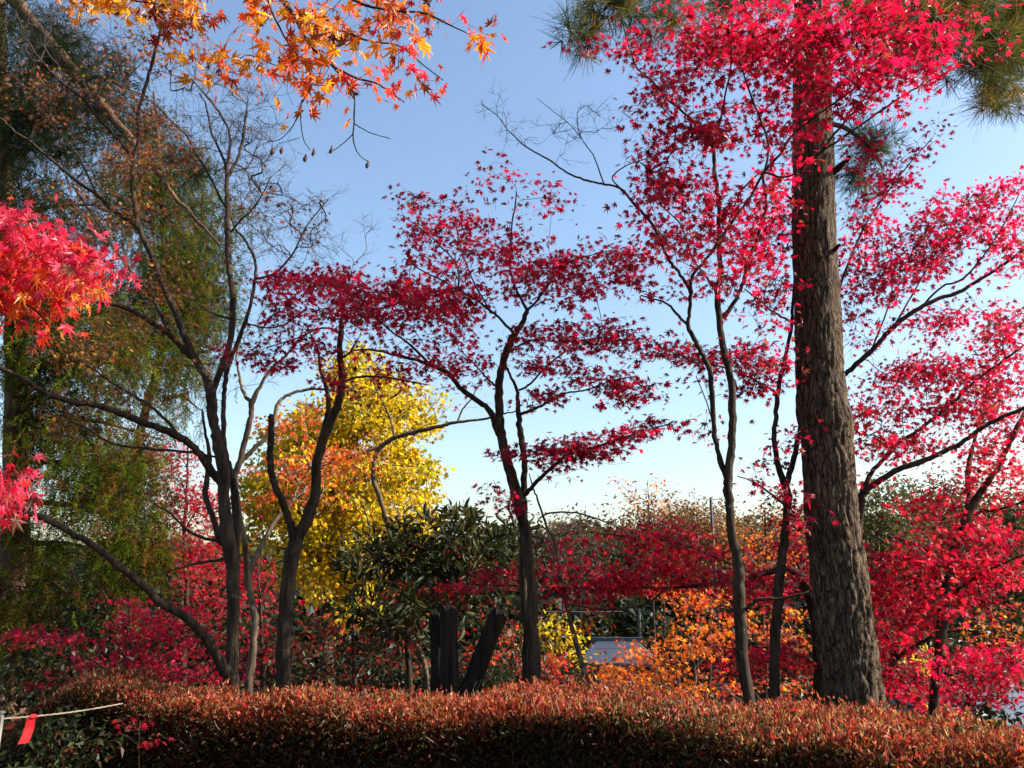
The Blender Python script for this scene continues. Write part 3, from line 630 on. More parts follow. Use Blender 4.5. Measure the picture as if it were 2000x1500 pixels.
# ---------------------------------------------------------------- right edge maple
def edge_maple():
    Y = 6.8; t = Tree('maple_tree', 'leaning red maple nearest the right edge of the picture, trunk lit along one side', base(1828, Y), group='red maples behind the hedge')
    t.limb(down([(1824, 1380, 20), (1832, 1307, 20), (1839, 1237, 20), (1846, 1167, 20), (1860, 1097, 22), (1877, 1045, 20), (1888, 1010, 17), (1909, 970, 13), (1930, 940, 11), (1947, 917, 10), (1972, 865, 9), (1993, 823, 8), (2030, 740, 6), (2060, 650, 5)], Y), Y, 6.4)
    t.limb([(1888, 1015, 14), (1893, 970, 11), (1891, 917, 10), (1902, 865, 7), (1916, 812, 5), (1925, 760, 3.4)], Y, Y+.3)
    t.limb([(1886, 1012, 8), (1920, 998, 6), (1947, 996, 5), (2000, 978, 4.4), (2050, 950, 4)], Y, 6.2)
    t.limb([(1855, 1110, 7), (1820, 1080, 5), (1780, 1060, 4), (1740, 1050, 3)], Y, 6.6)
    t.limb([(1845, 1170, 8), (1900, 1130, 6), (1960, 1100, 4), (2010, 1080, 3)], Y, 6.3)
    t.limb([(1828, 1330, 8), (1870, 1300, 6), (1930, 1290, 5), (2000, 1300, 4)], Y, 5.9)
    kw = dict(per=10, spread=.09, pal=CRIM+[(3, (.70, .02, .035))])
    t.crown([(1900, 900, 40, 30, .8), (1950, 880, 50, 50), (1980, 960, 40, 50), (1840, 960, 60, 24, 1.2), (1900, 970, 40, 30), (1800, 1000, 60, 24, 1.2), (1880, 1040, 70, 34, 1.2), (1950, 1050, 60, 40, 1.2)], 6.7, .5, 2.0, seed=18, size=.075, **kw)
    t.crown([(1740, 1080, 50, 32), (1800, 1100, 60, 40, 1.2), (1880, 1120, 80, 40, 1.2), (1960, 1130, 60, 50, 1.2), (1760, 1150, 60, 36, 1.1), (1840, 1170, 70, 40, 1.1), (1920, 1180, 50, 30, .8), (1720, 1120, 40, 60), (1780, 1210, 50, 30, .9)], 6.9, .6, 1.7, seed=19, size=.08, **kw)
    t.crown([(1880, 1280, 60, 26, 1.2), (1950, 1290, 60, 34, 1.4), (1990, 1330, 40, 50, 1.3), (1900, 1330, 60, 26, 1.1), (1950, 1370, 50, 24, 1.1), (1850, 1360, 60, 20)], 6.0, .4, 1.7, seed=20, size=.075, per=10, spread=.09, pal=PINK+[(2, (.7, .02, .03))])
    t.done()
edge_maple()
def low_right_maple():
    Y = 7.6; t = Tree('maple_tree', 'low bushy red maple at the foot of the pine, to the right of its trunk', base(1745, Y), group='red maples behind the hedge')
    t.limb(down([(1728, 1400, 18), (1735, 1340, 16), (1745, 1290, 14), (1758, 1240, 11), (1772, 1200, 8), (1790, 1150, 5)], Y), Y)
    t.limb([(1738, 1330, 9), (1710, 1290, 7), (1700, 1240, 5), (1690, 1190, 4)], Y, Y-.5)
    t.limb([(1745, 1290, 9), (1790, 1260, 7), (1830, 1240, 5), (1880, 1230, 4)], Y, Y-.4)
    t.crown([(1720, 1180, 40, 50), (1780, 1190, 50, 30), (1730, 1240, 45, 40), (1790, 1240, 40, 26, .7), (1740, 1310, 50, 40), (1720, 1360, 50, 34), (1800, 1345, 50, 34), (1780, 1300, 40, 22, .7), (1860, 1390, 60, 20), (1730, 1130, 30, 30)], Y, .6, 1.6, seed=21, size=.08, per=10, spread=.09, pal=CRIM+[(3, (.68, .02, .035))])
    t.done()
low_right_maple()
def low_tier_maple():
    Y = 7.4; t = Tree('maple_tree', 'low spreading red maple whose flat tiers pass behind the middle trunks', base(1590, Y), group='red maples behind the hedge')
    t.limb(down([(1600, 1390, 24), (1600, 1300, 22), (1590, 1200, 20), (1570, 1140, 17), (1545, 1112, 14), (1500, 1118, 11), (1450, 1132, 9), (1400, 1140, 8), (1300, 1148, 6), (1200, 1146, 5), (1100, 1148, 4), (1000, 1144, 3), (900, 1140, 2)], Y), Y, 6.7)
    t.limb([(1560, 1125, 12), (1575, 1070, 9), (1590, 1040, 7), (1600, 1000, 5)], Y, Y+.3)
    t.limb([(1480, 1122, 7), (1400, 1090, 5), (1320, 1060, 4), (1240, 1050, 3), (1150, 1040, 2.4)], Y-.2, Y-.6)
    t.limb([(1300, 1148, 5), (1260, 1180, 4), (1180, 1190, 3), (1110, 1180, 2.4)], 7.1, 6.6)
    t.limb([(1598, 1300, 10), (1560, 1280, 8), (1500, 1265, 6), (1450, 1260, 4)], Y, Y-.4)
    kw = dict(per=10, spread=.09, flat=.25, up=1.1)
    t.crown([(880, 1145, 45, 14, 1.2), (950, 1125, 60, 26, 1.5), (1020, 1125, 60, 26, 1.7), (1080, 1130, 60, 30, 1.7), (1150, 1130, 60, 34, 1.5), (1200, 1140, 60, 30, 1.4), (1120, 1050, 40, 28, 1.2), (1170, 1050, 40, 26), (1130, 1080, 30, 20), (1240, 1060, 40, 26, 1.3), (1290, 1050, 50, 36, 1.5), (1350, 1080, 50, 40, 1.3), (1280, 1110, 70, 32, 1.4), (1380, 1130, 70, 34, 1.3), (1250, 1150, 90, 20, 1.3), (1190, 1190, 35, 18, .8), (1090, 1180, 40, 16, .8), (1440, 1140, 40, 40), (1230, 1025, 20, 14)],
            7.0, .45, 1.7, seed=23, pal=CRIM+[(2, (.66, .02, .03))], size=.078, **kw)
    t.crown([(1480, 1080, 40, 50), (1490, 1140, 50, 40), (1560, 1070, 40, 50), (1560, 1140, 40, 40), (1480, 1290, 60, 26), (1540, 1280, 50, 40, 1.2), (1570, 1320, 30, 40, 1.2), (1440, 1290, 60, 26, 1.2), (1410, 1260, 40, 20), (1430, 1210, 30, 20, .6)],
            7.3, .5, 1.6, seed=24, pal=CRIM+[(2, (.66, .03, .03))], size=.08, **kw)
    t.done()
low_tier_maple()

# ---------------------------------------------------------------- left: the big many-stemmed maple
def left_maple():
    Y = 6.6; t = Tree('maple_tree', 'large many-stemmed maple on the left, nearly bare, long low limb sweeping left', base(452, Y))
    t.limb(down([(451, 1332, 29), (454, 1250, 24), (456, 1185, 24), (455, 1120, 26), (449, 1070, 27), (443, 1030, 24), (438, 975, 23), (436, 917, 22), (425, 865, 20), (418, 830, 18), (413, 777, 21), (408, 750, 18), (395, 722, 15), (375, 690, 14), (360, 655, 13), (336, 595, 12), (315, 550, 11), (301, 511, 11), (287, 480, 10), (273, 450, 10), (263, 402, 9), (259, 350, 8.5), (259, 308, 8), (270, 273, 7), (270, 228, 7), (280, 182, 6.5), (294, 133, 6), (312, 63, 5), (316, 20, 4), (320, -60, 3)], Y), Y, Y-.3)
    t.limb([(460, 1130, 14), (461, 1030, 13), (458, 975, 15), (452, 930, 14), (441, 890, 12), (436, 850, 10), (437, 795, 9), (439, 753, 9), (444, 721, 9), (458, 683, 8.5), (476, 637, 8), (490, 595, 7), (497, 550, 6.5), (499, 515, 6), (483, 475, 5), (458, 444, 4), (448, 405, 3)], Y+.15, Y+.4)
    t.limb([(497, 545, 6), (532, 536, 4.5), (560, 511, 4), (577, 487, 3.4), (600, 440, 2.6), (640, 390, 2)], Y+.35, Y+.1)
    t.limb([(412, 775, 14), (423, 742, 13), (443, 690, 13), (451, 655, 12), (455, 602, 12), (451, 550, 11.5), (445, 500, 11), (444, 440, 10), (444, 402, 10), (444, 340, 8), (450, 266, 5), (435, 232, 4.5), (420, 208, 4), (392, 175, 3), (374, 154, 2.4)], Y+.05, Y+.3)
    t.limb([(445, 345, 7), (451, 335, 7), (465, 308, 6), (476, 262, 5.5), (481, 217, 5)], Y+.25, Y+.35)
    t.limb([(444, 335, 6), (434, 304, 5), (416, 266, 4.5), (409, 238, 4), (402, 203, 3.4), (388, 182, 2.6)], Y+.25)
    t.limb([(444, 402, 6), (437, 399, 5), (409, 343, 5), (385, 304, 4.5), (364, 266, 4), (336, 238, 3.4), (308, 210, 2.6), (285, 190, 2)], Y+.2, Y+.4)
    t.limb([(446, 460, 5), (470, 430, 4), (500, 400, 3), (530, 345, 2.2)], Y+.2, Y)
    t.limb([(451, 624, 5), (445, 621, 4.5), (416, 613, 4), (395, 599, 3.5), (371, 581, 2.5), (340, 560, 2)], Y+.1, Y+.4)
    t.limb([(480, 632, 4), (520, 640, 3.4), (560, 632, 3), (600, 600, 2.4)], Y+.2, Y)
    t.limb([(259, 308, 7), (228, 270, 6.5), (189, 228, 6), (165, 196, 5.5), (126, 165, 4.5), (102, 144, 4), (60, 90, 3), (30, 20, 2.4)], Y-.2, 5.8)
    t.limb([(275, 452, 8), (260, 436, 8), (224, 413, 8), (189, 382, 7.5), (151, 354, 7), (105, 315, 6.5), (63, 280, 6), (28, 256, 5), (0, 231, 5), (-60, 190, 4)], Y-.2, 5.6)
    t.limb([(224, 413, 5), (190, 380, 4), (150, 300, 3), (100, 240, 2.6), (70, 200, 2)], 6.2, 6.6)
    t.limb([(382, 700, 12), (364, 690, 11), (345, 668, 11), (332, 655, 11), (308, 637, 10), (280, 620, 10), (255, 606, 9.5), (224, 595, 9), (182, 588, 8), (133, 576, 7), (80, 560, 5), (20, 550, 4)], Y-.1, 5.6)
    t.limb([(328, 645, 7), (308, 602, 6.5), (297, 574, 6), (273, 550, 6), (245, 515, 5.5), (224, 487, 5), (180, 420, 4), (140, 360, 3)], Y-.2, Y+.3)
    t.limb([(437, 945, 18), (416, 924, 17), (395, 893, 16), (367, 865, 14), (332, 844, 13), (280, 826, 13), (231, 805, 13), (189, 791, 12), (140, 784, 12), (87, 767, 11), (45, 739, 10), (0, 718, 9), (-60, 690, 7)], Y, 5.4)
    t.limb([(362, 862, 7), (357, 858, 6), (315, 812, 6), (280, 784, 5.5), (245, 763, 5), (210, 742, 4.5), (189, 725, 3.5), (150, 700, 2.5)], Y-.2, Y+.3)
    t.limb([(436, 895, 5), (380, 885, 5), (290, 876, 5), (220, 866, 4), (160, 832, 3), (100, 810, 2)], Y-.1, 6.)
    t.limb([(450, 1325, 24), (437, 1307, 22), (420, 1276, 19), (399, 1244, 18), (364, 1206, 17), (315, 1178, 15), (287, 1150, 14), (245, 1115, 14), (196, 1076, 13), (147, 1045, 12), (87, 1013, 11), (35, 996, 10), (-60, 960, 8)], Y-.1, 5.0)
    t.limb([(440, 1062, 14), (430, 1055, 13), (416, 1010, 12), (402, 975, 11), (404, 935, 10), (410, 890, 8), (402, 850, 6), (395, 800, 4)], Y, Y+.2)
    t.limb([(430, 1058, 7), (395, 1050, 6), (360, 1030, 5), (330, 1000, 4), (300, 985, 3)], Y, Y-.4)
    t.limb([(440, 1092, 6), (390, 1100, 5), (350, 1110, 4), (300, 1125, 3), (265, 1128, 2)], Y, Y-.6)
    kb = dict(leafless=True, spread=.09, gap=2, tip_r=.0015)
    t.crown([(440, 200, 70, 60), (500, 230, 50, 60), (520, 300, 50, 60), (380, 140, 60, 50, .8), (430, 300, 90, 60), (480, 380, 70, 50), (350, 260, 60, 60), (530, 400, 60, 50, .9), (600, 420, 50, 45), (640, 390, 30, 25), (560, 480, 60, 50), (620, 480, 40, 40), (470, 470, 60, 50, .7), (380, 420, 70, 60, .6), (250, 80, 60, 60, .8), (200, 170, 80, 60, .7), (100, 60, 80, 60, .6), (530, 600, 40, 50, .6), (200, 300, 80, 60, .5), (150, 430, 80, 50, .5), (520, 700, 40, 60, .5)],
            6.8, .7, 2.0, seed=31, twiglets=5, **kb)
    br = [(3, (.16, .06, .02)), (2, (.24, .10, .02)), (1, (.12, .06, .03)), (1, (.3, .07, .02)), (.4, (.5, .28, .03))]
    t.crown([(310, 90, 50, 40, .8), (350, 60, 40, 30, .5), (240, 150, 60, 50, .6), (290, 250, 60, 40, .8), (260, 330, 70, 40), (330, 300, 50, 30, .8), (210, 420, 70, 40, .7), (160, 350, 70, 40, .5), (300, 380, 40, 40, .5), (360, 470, 60, 50, .3), (250, 480, 60, 40, .6), (340, 560, 60, 50, .5), (420, 620, 30, 50, .5), (250, 650, 80, 50, .5), (160, 700, 80, 50, .5), (420, 680, 40, 40, .5), (100, 180, 90, 70, .3), (280, 760, 60, 40, .4), (130, 830, 80, 40, .4), (280, 900, 80, 40, .3), (520, 380, 60, 60, .12), (600, 430, 50, 40, .2)],
            6.5, .7, 1.7, seed=32, pal=br, size=.055, per=10, spread=.10, svar=.4)
    t.done()
left_maple()

def pale_stem():
    Y = 7.4; t = Tree('maple_tree', 'thin pale-limbed maple just behind the large left one, orange leaves, sunlit upper limbs', base(488, Y), bark='pale', twig='palewig')
    t.limb(down([(487, 1325, 16), (492, 1290, 15), (497, 1220, 14), (490, 1167, 13), (483, 1125, 14), (479, 1062, 11), (470, 1020, 11), (461, 960, 11), (458, 931, 12), (469, 900, 12), (479, 858, 11), (490, 812, 11), (493, 784, 11), (507, 756, 7), (532, 718, 6), (556, 697, 5), (590, 660, 4), (620, 640, 3)], Y), Y)
    t.limb([(493, 786, 8), (479, 774, 7), (470, 745, 6), (462, 700, 4), (470, 660, 3)], Y, Y+.3)
    t.limb([(466, 905, 11), (479, 893, 10), (500, 872, 9), (525, 847, 8), (539, 800, 7.5), (545, 785, 7), (553, 777, 6.5), (588, 763, 6), (630, 760, 5), (670, 765, 4), (700, 750, 3)], Y, Y+.5)
    t.limb([(483, 1128, 11), (490, 1105, 11), (504, 1080, 10), (525, 1038, 9), (546, 1006, 8), (570, 980, 6), (600, 950, 4)], Y, Y+.6)
    t.crown([(560, 830, 50, 30, .5), (600, 810, 60, 30, .7), (570, 900, 60, 30, .7), (620, 920, 70, 30, 1.1), (690, 900, 50, 26, 1.0), (650, 880, 40, 20), (560, 960, 50, 30, .7), (490, 900, 30, 40, .4), (520, 830, 40, 30, .4), (640, 970, 50, 20, .5), (500, 980, 40, 30, .5)],
            9.0, .6, 1.0, seed=34, pal=ORNG+[(3, (.55, .07, .02))], size=.075, per=9, spread=.11)
    t.done()
pale_stem()

def forked_maple():
    Y = 6.9; t = Tree('maple_tree', 'dark straight trunk forking in a V, one fork cut off short, dark red leaves', base(555, Y))
    t.limb(down([(554, 1342, 30), (553, 1255, 28), (559, 1185, 28), (566, 1115, 29), (574, 1070, 30), (583, 1045, 24), (595, 1025, 23), (608, 990, 22), (616, 965, 20), (620, 900, 19), (637, 845, 18), (652, 810, 17), (664, 775, 14), (668, 740, 13), (664, 690, 12), (666, 640, 9), (668, 600, 5), (660, 560, 3)], Y), Y)
    t.limb([(576, 1068, 18), (571, 1040, 17), (563, 1010, 16), (549, 975, 15), (538, 950, 14), (529, 917, 13), (527, 882, 13), (530, 847, 12), (529, 818, 11.5), (529, 812, 11)], Y, Y-.2)
    t.limb([(618, 905, 14), (628, 860, 13), (635, 830, 12), (642, 795, 10), (638, 755, 8), (626, 725, 6), (620, 680, 4), (600, 640, 3)], Y+.05, Y+.2)
    t.limb([(668, 745, 5), (713, 735, 4.5), (765, 739, 4.5), (818, 749, 3), (840, 752, 2)], Y, 6.3)
    t.limb([(664, 700, 5), (685, 686, 4), (700, 660, 3)], Y, 6.7)
    t.limb([(664, 650, 5), (630, 640, 4), (580, 660, 3), (520, 680, 2.4)], Y, Y-.3)
    t.crown([(560, 545, 70, 20, 1.1), (620, 540, 70, 26, 1.1), (680, 560, 60, 35, .9), (570, 590, 70, 28, .9), (640, 600, 70, 35, .8), (710, 610, 50, 35, 1.1), (540, 640, 50, 35, .6), (610, 655, 60, 35, .9), (480, 690, 40, 25, .9), (510, 720, 50, 25, .9), (580, 710, 60, 30, .7), (640, 700, 40, 30, .8), (660, 750, 30, 30), (690, 770, 30, 18, .7), (740, 660, 30, 30, .4), (820, 720, 50, 20, .8), (790, 760, 40, 10, .7), (630, 770, 30, 20, .8)],
            6.6, .6, 1.5, seed=36, pal=CRIM+[(3, (.5, .008, .04))], size=.08, per=9, spread=.09)
    t.crown([(700, 480, 40, 50, .8), (720, 420, 30, 30, .6), (650, 500, 40, 40, .6), (690, 560, 60, 40, .5)], 7.2, .2, 1.0, seed=37, leafless=True, twiglets=4, spread=.1, gap=2, tip_r=.0011)
    t.done()
forked_maple()

def long_limb_maple():
    Y = 9.3; t = Tree('maple_tree', 'thin crooked sapling with long pale limb crossing right before the yellow tree', base(832, Y), bark='pale', twig='palewig')
    t.limb(down([(835, 1346, 10), (825, 1283, 10), (790, 1220, 10), (780, 1150, 9), (765, 1062, 9), (755, 1017, 9), (751, 1005, 9), (741, 970, 9), (729, 935, 9), (731, 905, 9), (738, 880, 9), (750, 868, 9), (769, 856, 9), (790, 849, 8.5), (832, 838, 8), (867, 831, 7), (895, 824, 6), (951, 817, 4.5), (985, 808, 3.5), (1010, 803, 2.5)], Y), Y, 8.7)
    t.limb([(745, 872, 8), (720, 880, 9), (700, 887, 8), (671, 896, 7), (640, 906, 5), (600, 915, 4), (560, 930, 3)], Y, Y-.2)
    t.limb([(770, 856, 5), (765, 825, 4), (750, 790, 3.4), (735, 760, 3), (720, 720, 2)], Y, Y)
    t.limb([(893, 826, 4), (903, 800, 3.4), (920, 780, 2.6), (930, 760, 2)], Y-.4)
    t.limb([(792, 1225, 6), (820, 1250, 5), (840, 1270, 4.4), (870, 1240, 4), (900, 1200, 3)], Y, Y+.2)
    t.crown([(660, 900, 60, 20, .9), (700, 930, 40, 20, .7), (620, 940, 50, 24, .7), (730, 850, 40, 20, .3), (780, 830, 60, 20, .2), (640, 980, 40, 20, .5), (900, 805, 40, 15, .15)], 9.2, .4, 1.0, seed=38, pal=REDOR+ORNG, size=.07, per=7, spread=.1)
    t.crown([(720, 740, 30, 50, .6), (840, 800, 50, 30, .4), (930, 790, 40, 20, .4)], 9.1, .2, 1.0, seed=39, leafless=True, twiglets=3, spread=.1, gap=2)
    t.done()
long_limb_maple()

def leaning_sapling():
    Y = 6.9; t = Tree('maple_sapling', 'thin bare sapling leaning left behind the hedge, right of the twin trunks', base(1160, Y), bark='pale')
    t.limb(down([(1156, 1366, 12), (1140, 1310, 11), (1122, 1245, 10), (1112, 1205, 9), (1098, 1140, 8), (1090, 1090, 6), (1082, 1055, 6), (1068, 1030, 5), (1050, 975, 4), (1040, 950, 3), (1034, 925, 2)], Y), Y)
    t.limb([(1070, 1035, 4), (1050, 1020, 3), (1070, 1003, 4), (1115, 1001, 4), (1157, 1010, 3.5), (1210, 1031, 3), (1260, 1060, 2.4)], Y, 6.4)
    t.limb([(1110, 1200, 4), (1130, 1160, 3), (1150, 1120, 2)], Y)
    t.crown([(1070, 930, 30, 20, .5), (1200, 920, 60, 20, .4), (1080, 1020, 40, 30, .4)], Y, .2, 1.0, seed=41, leafless=True, twiglets=2, spread=.08, gap=2)
    t.crown([(1090, 1180, 40, 25, .9), (1130, 1220, 50, 30, .8), (1190, 1200, 40, 30, .5), (1180, 1160, 30, 16, .4)], 7.2, .3, 1.2, seed=42, pal=ORNG+[(3, (.7, .4, .04))], size=.05, per=7, spread=.09, shape='oval', mat='orange')
    t.done()
leaning_sapling()

# ---------------------------------------------------------------- three weathered posts (old cut trunks)
def post(label, pts, Y, dY=0, notch=None):
    root = empty('weathered_stump', P(pts[0][0], 1400, Y)*np.array((1, 1, 0)), label, 'tree stump', 'blackened stumps behind the hedge')
    Q = np.array([np.r_[P(x, y, Y+dY*i/(len(pts)-1)), w/2*mpp(y, Y)] for i, (x, y, w) in enumerate(pts)]); Q = catmull(Q, 16)
    n = 40; a = np.linspace(0, 2*math.pi, n, endpoint=False); k = len(Q); V = np.zeros((k, n, 3)); sd_ = pts[0][0]*.01
    ax = Q[-1, :3]-Q[0, :3]; ax /= np.linalg.norm(ax); ux = unit(np.cross(np.array((0, 1., 0)), ax)); uy = np.cross(ax, ux)
    for i in range(k):
        t = i/(k-1)
        for j in range(n):
            ca, sa = math.cos(a[j]), math.sin(a[j])
            f = 1+.16*noise.noise(Vector((ca*1.6+sd_, sa*1.6, t*1.3)))-.10*max(0, 1-abs(noise.noise(Vector((ca*5, sa*5+sd_, t*2.2))))*5)
            lift = .05*noise.noise(Vector((ca*2.5, sa*2.5, sd_)))*max(0, t-.9)*10
            V[i, j] = Q[i, :3]+(ux*ca+uy*sa)*Q[i, 3]*f+ax*lift
    i = np.arange(k-1)[:, None]*n; j = np.arange(n)[None]; j2 = (j+1) % n
    F = np.stack([i+j, i+j2, i+n+j2, i+n+j], -1).reshape(-1, 4)
    put(mesh_np('stem', V.reshape(-1, 3), F, M['black'], smooth=True), 'stem', root)
    # sawn top with rings, its rim shared with the stem
    rings = [V[-1]+ax*.002]; c = V[-1].mean(0)
    for q, s_ in ((1, .7), (2, .4), (3, .12)):
        rings.append(c+(V[-1]-c)*s_ + ax*(.006*q+.012*rng.normal(size=(n, 1))))
    TV = np.concatenate(rings); F = np.stack([i[:3]+j, i[:3]+j2, i[:3]+n+j2, i[:3]+n+j], -1).reshape(-1, 4)
    put(mesh_np('sawn_top', TV, F, bark_mat('sawn_wood', (.05, .04, .03), (.17, .13, .09), 30, 1, .4), smooth=False), 'sawn_top', root)
post('short left stump of the upright pair, shoulder pressed against the taller one', [(858, 1640, 46), (860, 1352, 40), (856, 1260, 32), (851, 1203, 27)], 6.35, .05)
post('tallest dark stump, upright with flat sawn top, right one of the upright pair', [(880, 1640, 52), (878, 1352, 40), (877, 1260, 35), (877, 1191, 34)], 6.2)
post('dark stump leaning right, alone between the upright pair and the twin-trunk maple', [(880, 1420, 40), (918, 1345, 38), (940, 1285, 37), (958, 1240, 36), (976, 1198, 35)], 6.25, -.1)

# ---------------------------------------------------------------- rope barrier at the lower left
def rope():
    post_root = empty('barrier_post', (-2.95, 4.3, 0), 'whitish square post at the lower left corner holding the rope', 'post')
    def bx(t, x, y, z, sx, sy, sz, b=.008):
        # bevelled box as stacked rounded rings
        pass
    import bmesh
    def box(name, c, s, mat, par, bev=.006):
        bm = bmesh.new(); bmesh.ops.create_cube(bm, size=1)
        for v in bm.verts: v.co = Vector((v.co.x*s[0]+c[0], v.co.y*s[1]+c[1], v.co.z*s[2]+c[2]))
        bmesh.ops.bevel(bm, geom=bm.edges[:], offset=bev, segments=2, affect='EDGES')
        me = bpy.data.meshes.new(name); bm.to_mesh(me); bm.free(); me.materials.append(mat); return put(me, name, par)
    a = P(2, 1404, 4.4); b = P(240, 1374, 5.0)
    wh = plain('painted_wood', (.16, .155, .14), .6, .3, .25)
    box('shaft', (a[0]-.01, 4.4, a[2]/2+.01), (.035, .035, a[2]+.02), wh, post_root)
    box('cap', (a[0]-.01, 4.4, a[2]+.03), (.044, .044, .014), wh, post_root)
    t = Tubes(); n = 60; pts = [a+(b-a)*(i/(n-1))-np.array((0, 0, .012*math.sin(math.pi*i/(n-1)))) for i in range(n)]
    pts = [p+np.array((0, 0, 0))+(.0012*math.cos(i*2.1))*np.array((0, 0, 1)) for i, p in enumerate(pts)]
    t.add(pts, [.0042]*n, 8)
    o = t.build('rope', plain('rope_fibre', (.2, .165, .12), .8, .2, .25, 60))
    tag(o, 'taut pale rope running from the corner post into the end of the hedge', 'rope')
    # red ribbon: a knot round the rope and a hanging tail
    rr = empty('ribbon', P(60, 1396, 4.52), 'short red ribbon hanging from the rope at the lower left', 'ribbon')
    red = plain('red_tape', (.33, .008, .012), .7, .2, .35, 40)
    c = pts[int(n*.24)]; t = Tubes(); d = unit((b-a)[None])[0]
    t.add([c-d*.02, c-d*.008, c+d*.008, c+d*.02], [.009, .013, .013, .009], 10); t.build('knot', red, rr)
    V = []; F = []; m = 14
    for i in range(m):
        s = i/(m-1); z = -.005-.125*s; w = .024+.005*s; yb = .012*math.sin(s*4); xo = -.022*s
        for q in (-1, -.33, .33, 1):
            V.append(c+d*(q*w)+np.array((xo, yb+.004*math.cos(q*3+s*3)-.012, z)))
            V.append(c+d*(q*w)+np.array((xo, yb+.004*math.cos(q*3+s*3)-.0105, z)))
    V = np.array(V)
    for i in range(m-1):
        for q in range(3):
            p0 = i*8+q*2
            F.append((p0, p0+2, p0+10, p0+8)); F.append((p0+1, p0+9, p0+11, p0+3))
    put(mesh_np('tail', V, np.array(F), red, smooth=True), 'tail', rr)
rope()

# ---------------------------------------------------------------- generic builder for trees of the background
def auto(name, label, px, Y, blobs, w=14, cat='tree', group=None, bark='bark', twig='twig', lean=0, nl=6, crowns=None, top=None, **kw):
    t = Tree(name, label, base(px, Y), cat, group, bark, twig)
    b = np.array([q[:4] for q in blobs], float); cy = b[:, 1]; low = (cy+b[:, 3]).max(); hi = (cy-b[:, 3]*.3).min() if top is None else top
    fx, fy = foot(px, 1300, Y); cx = np.average(b[:, 0], weights=b[:, 2]*b[:, 3])
    k = 6; pts = []
    for i in range(k+1):
        s_ = i/k; y = fy+(hi-fy)*s_; pts.append((px+(cx-px)*s_**1.6+lean*math.sin(s_*4)+rng.normal()*w*.12*(i > 0), y, w*(1-.85*s_)))
    t.limb(pts, Y)
    ptsa = np.array(pts); r = np.random.default_rng(int(px*3+Y))
    for q in sorted(blobs, key=lambda q: -q[2])[:nl]:
        # limb from the trunk towards each big blob, rising
        sy = min(fy-5, q[1]+abs(q[0]-cx)*.45+q[3]); sy = max(sy, hi+5)
        x0 = np.interp(-sy, -ptsa[:, 1], ptsa[:, 0]); w0 = np.interp(-sy, -ptsa[:, 1], ptsa[:, 2])*.6
        t.limb([(x0, sy, w0), (x0+(q[0]-x0)*.45, sy+(q[1]-sy)*.55, w0*.6), (q[0], q[1], w0*.25)], Y, Y+r.normal()*.4)
    t.crown(blobs, Y, **kw); return t.done()

# yellow ginkgo
GOLD = [(5, (.60, .38, .008)), (4, (.50, .36, .012)), (2, (.28, .29, .018)), (1.5, (.60, .46, .02)), (1, (.18, .21, .015))]
def ginkgo():
    Y = 20.; blobs = [(690, 700, 30, 40), (680, 760, 60, 50), (745, 745, 45, 30, .9), (730, 800, 80, 45), (810, 780, 50, 30), (850, 815, 30, 16), (640, 830, 70, 50), (800, 850, 60, 30), (720, 870, 90, 50), (820, 895, 40, 18), (560, 860, 60, 40, .8), (600, 920, 90, 60), (700, 950, 90, 60), (800, 940, 60, 36), (835, 970, 26, 22), (520, 950, 60, 60), (560, 1020, 90, 60), (660, 1040, 100, 60), (770, 1010, 70, 45), (820, 1030, 36, 26, .8), (640, 1110, 100, 50), (720, 1090, 60, 50), (660, 1170, 60, 36, .7), (480, 1020, 30, 60, .7), (700, 1200, 50, 30, .5), (760, 1060, 60, 40)]
    auto('ginkgo_tree', 'tall golden yellow ginkgo standing behind the left trunks', 640, Y, blobs, 40, nl=22, dY=2.2, dens=.95, size=.115, shape='fan', mat='orange', pal=GOLD, per=26, spread=.17, flat=.6, up=.2, seed=50, step=.25, tip_r=.008, gap=.08, dark=.4)
ginkgo()
auto('ginkgo_tree', 'small patch of bright yellow leaves low between the twin trunks and the leaning sapling', 1085, 17., [(1085, 1240, 36, 30), (1060, 1260, 30, 26), (1100, 1262, 26, 20)], 14, nl=3, dY=.6, dens=.6, size=.11, shape='fan', mat='orange', pal=GOLD, per=26, spread=.2, flat=.7, up=.2, seed=51, step=.25, tip_r=.004)

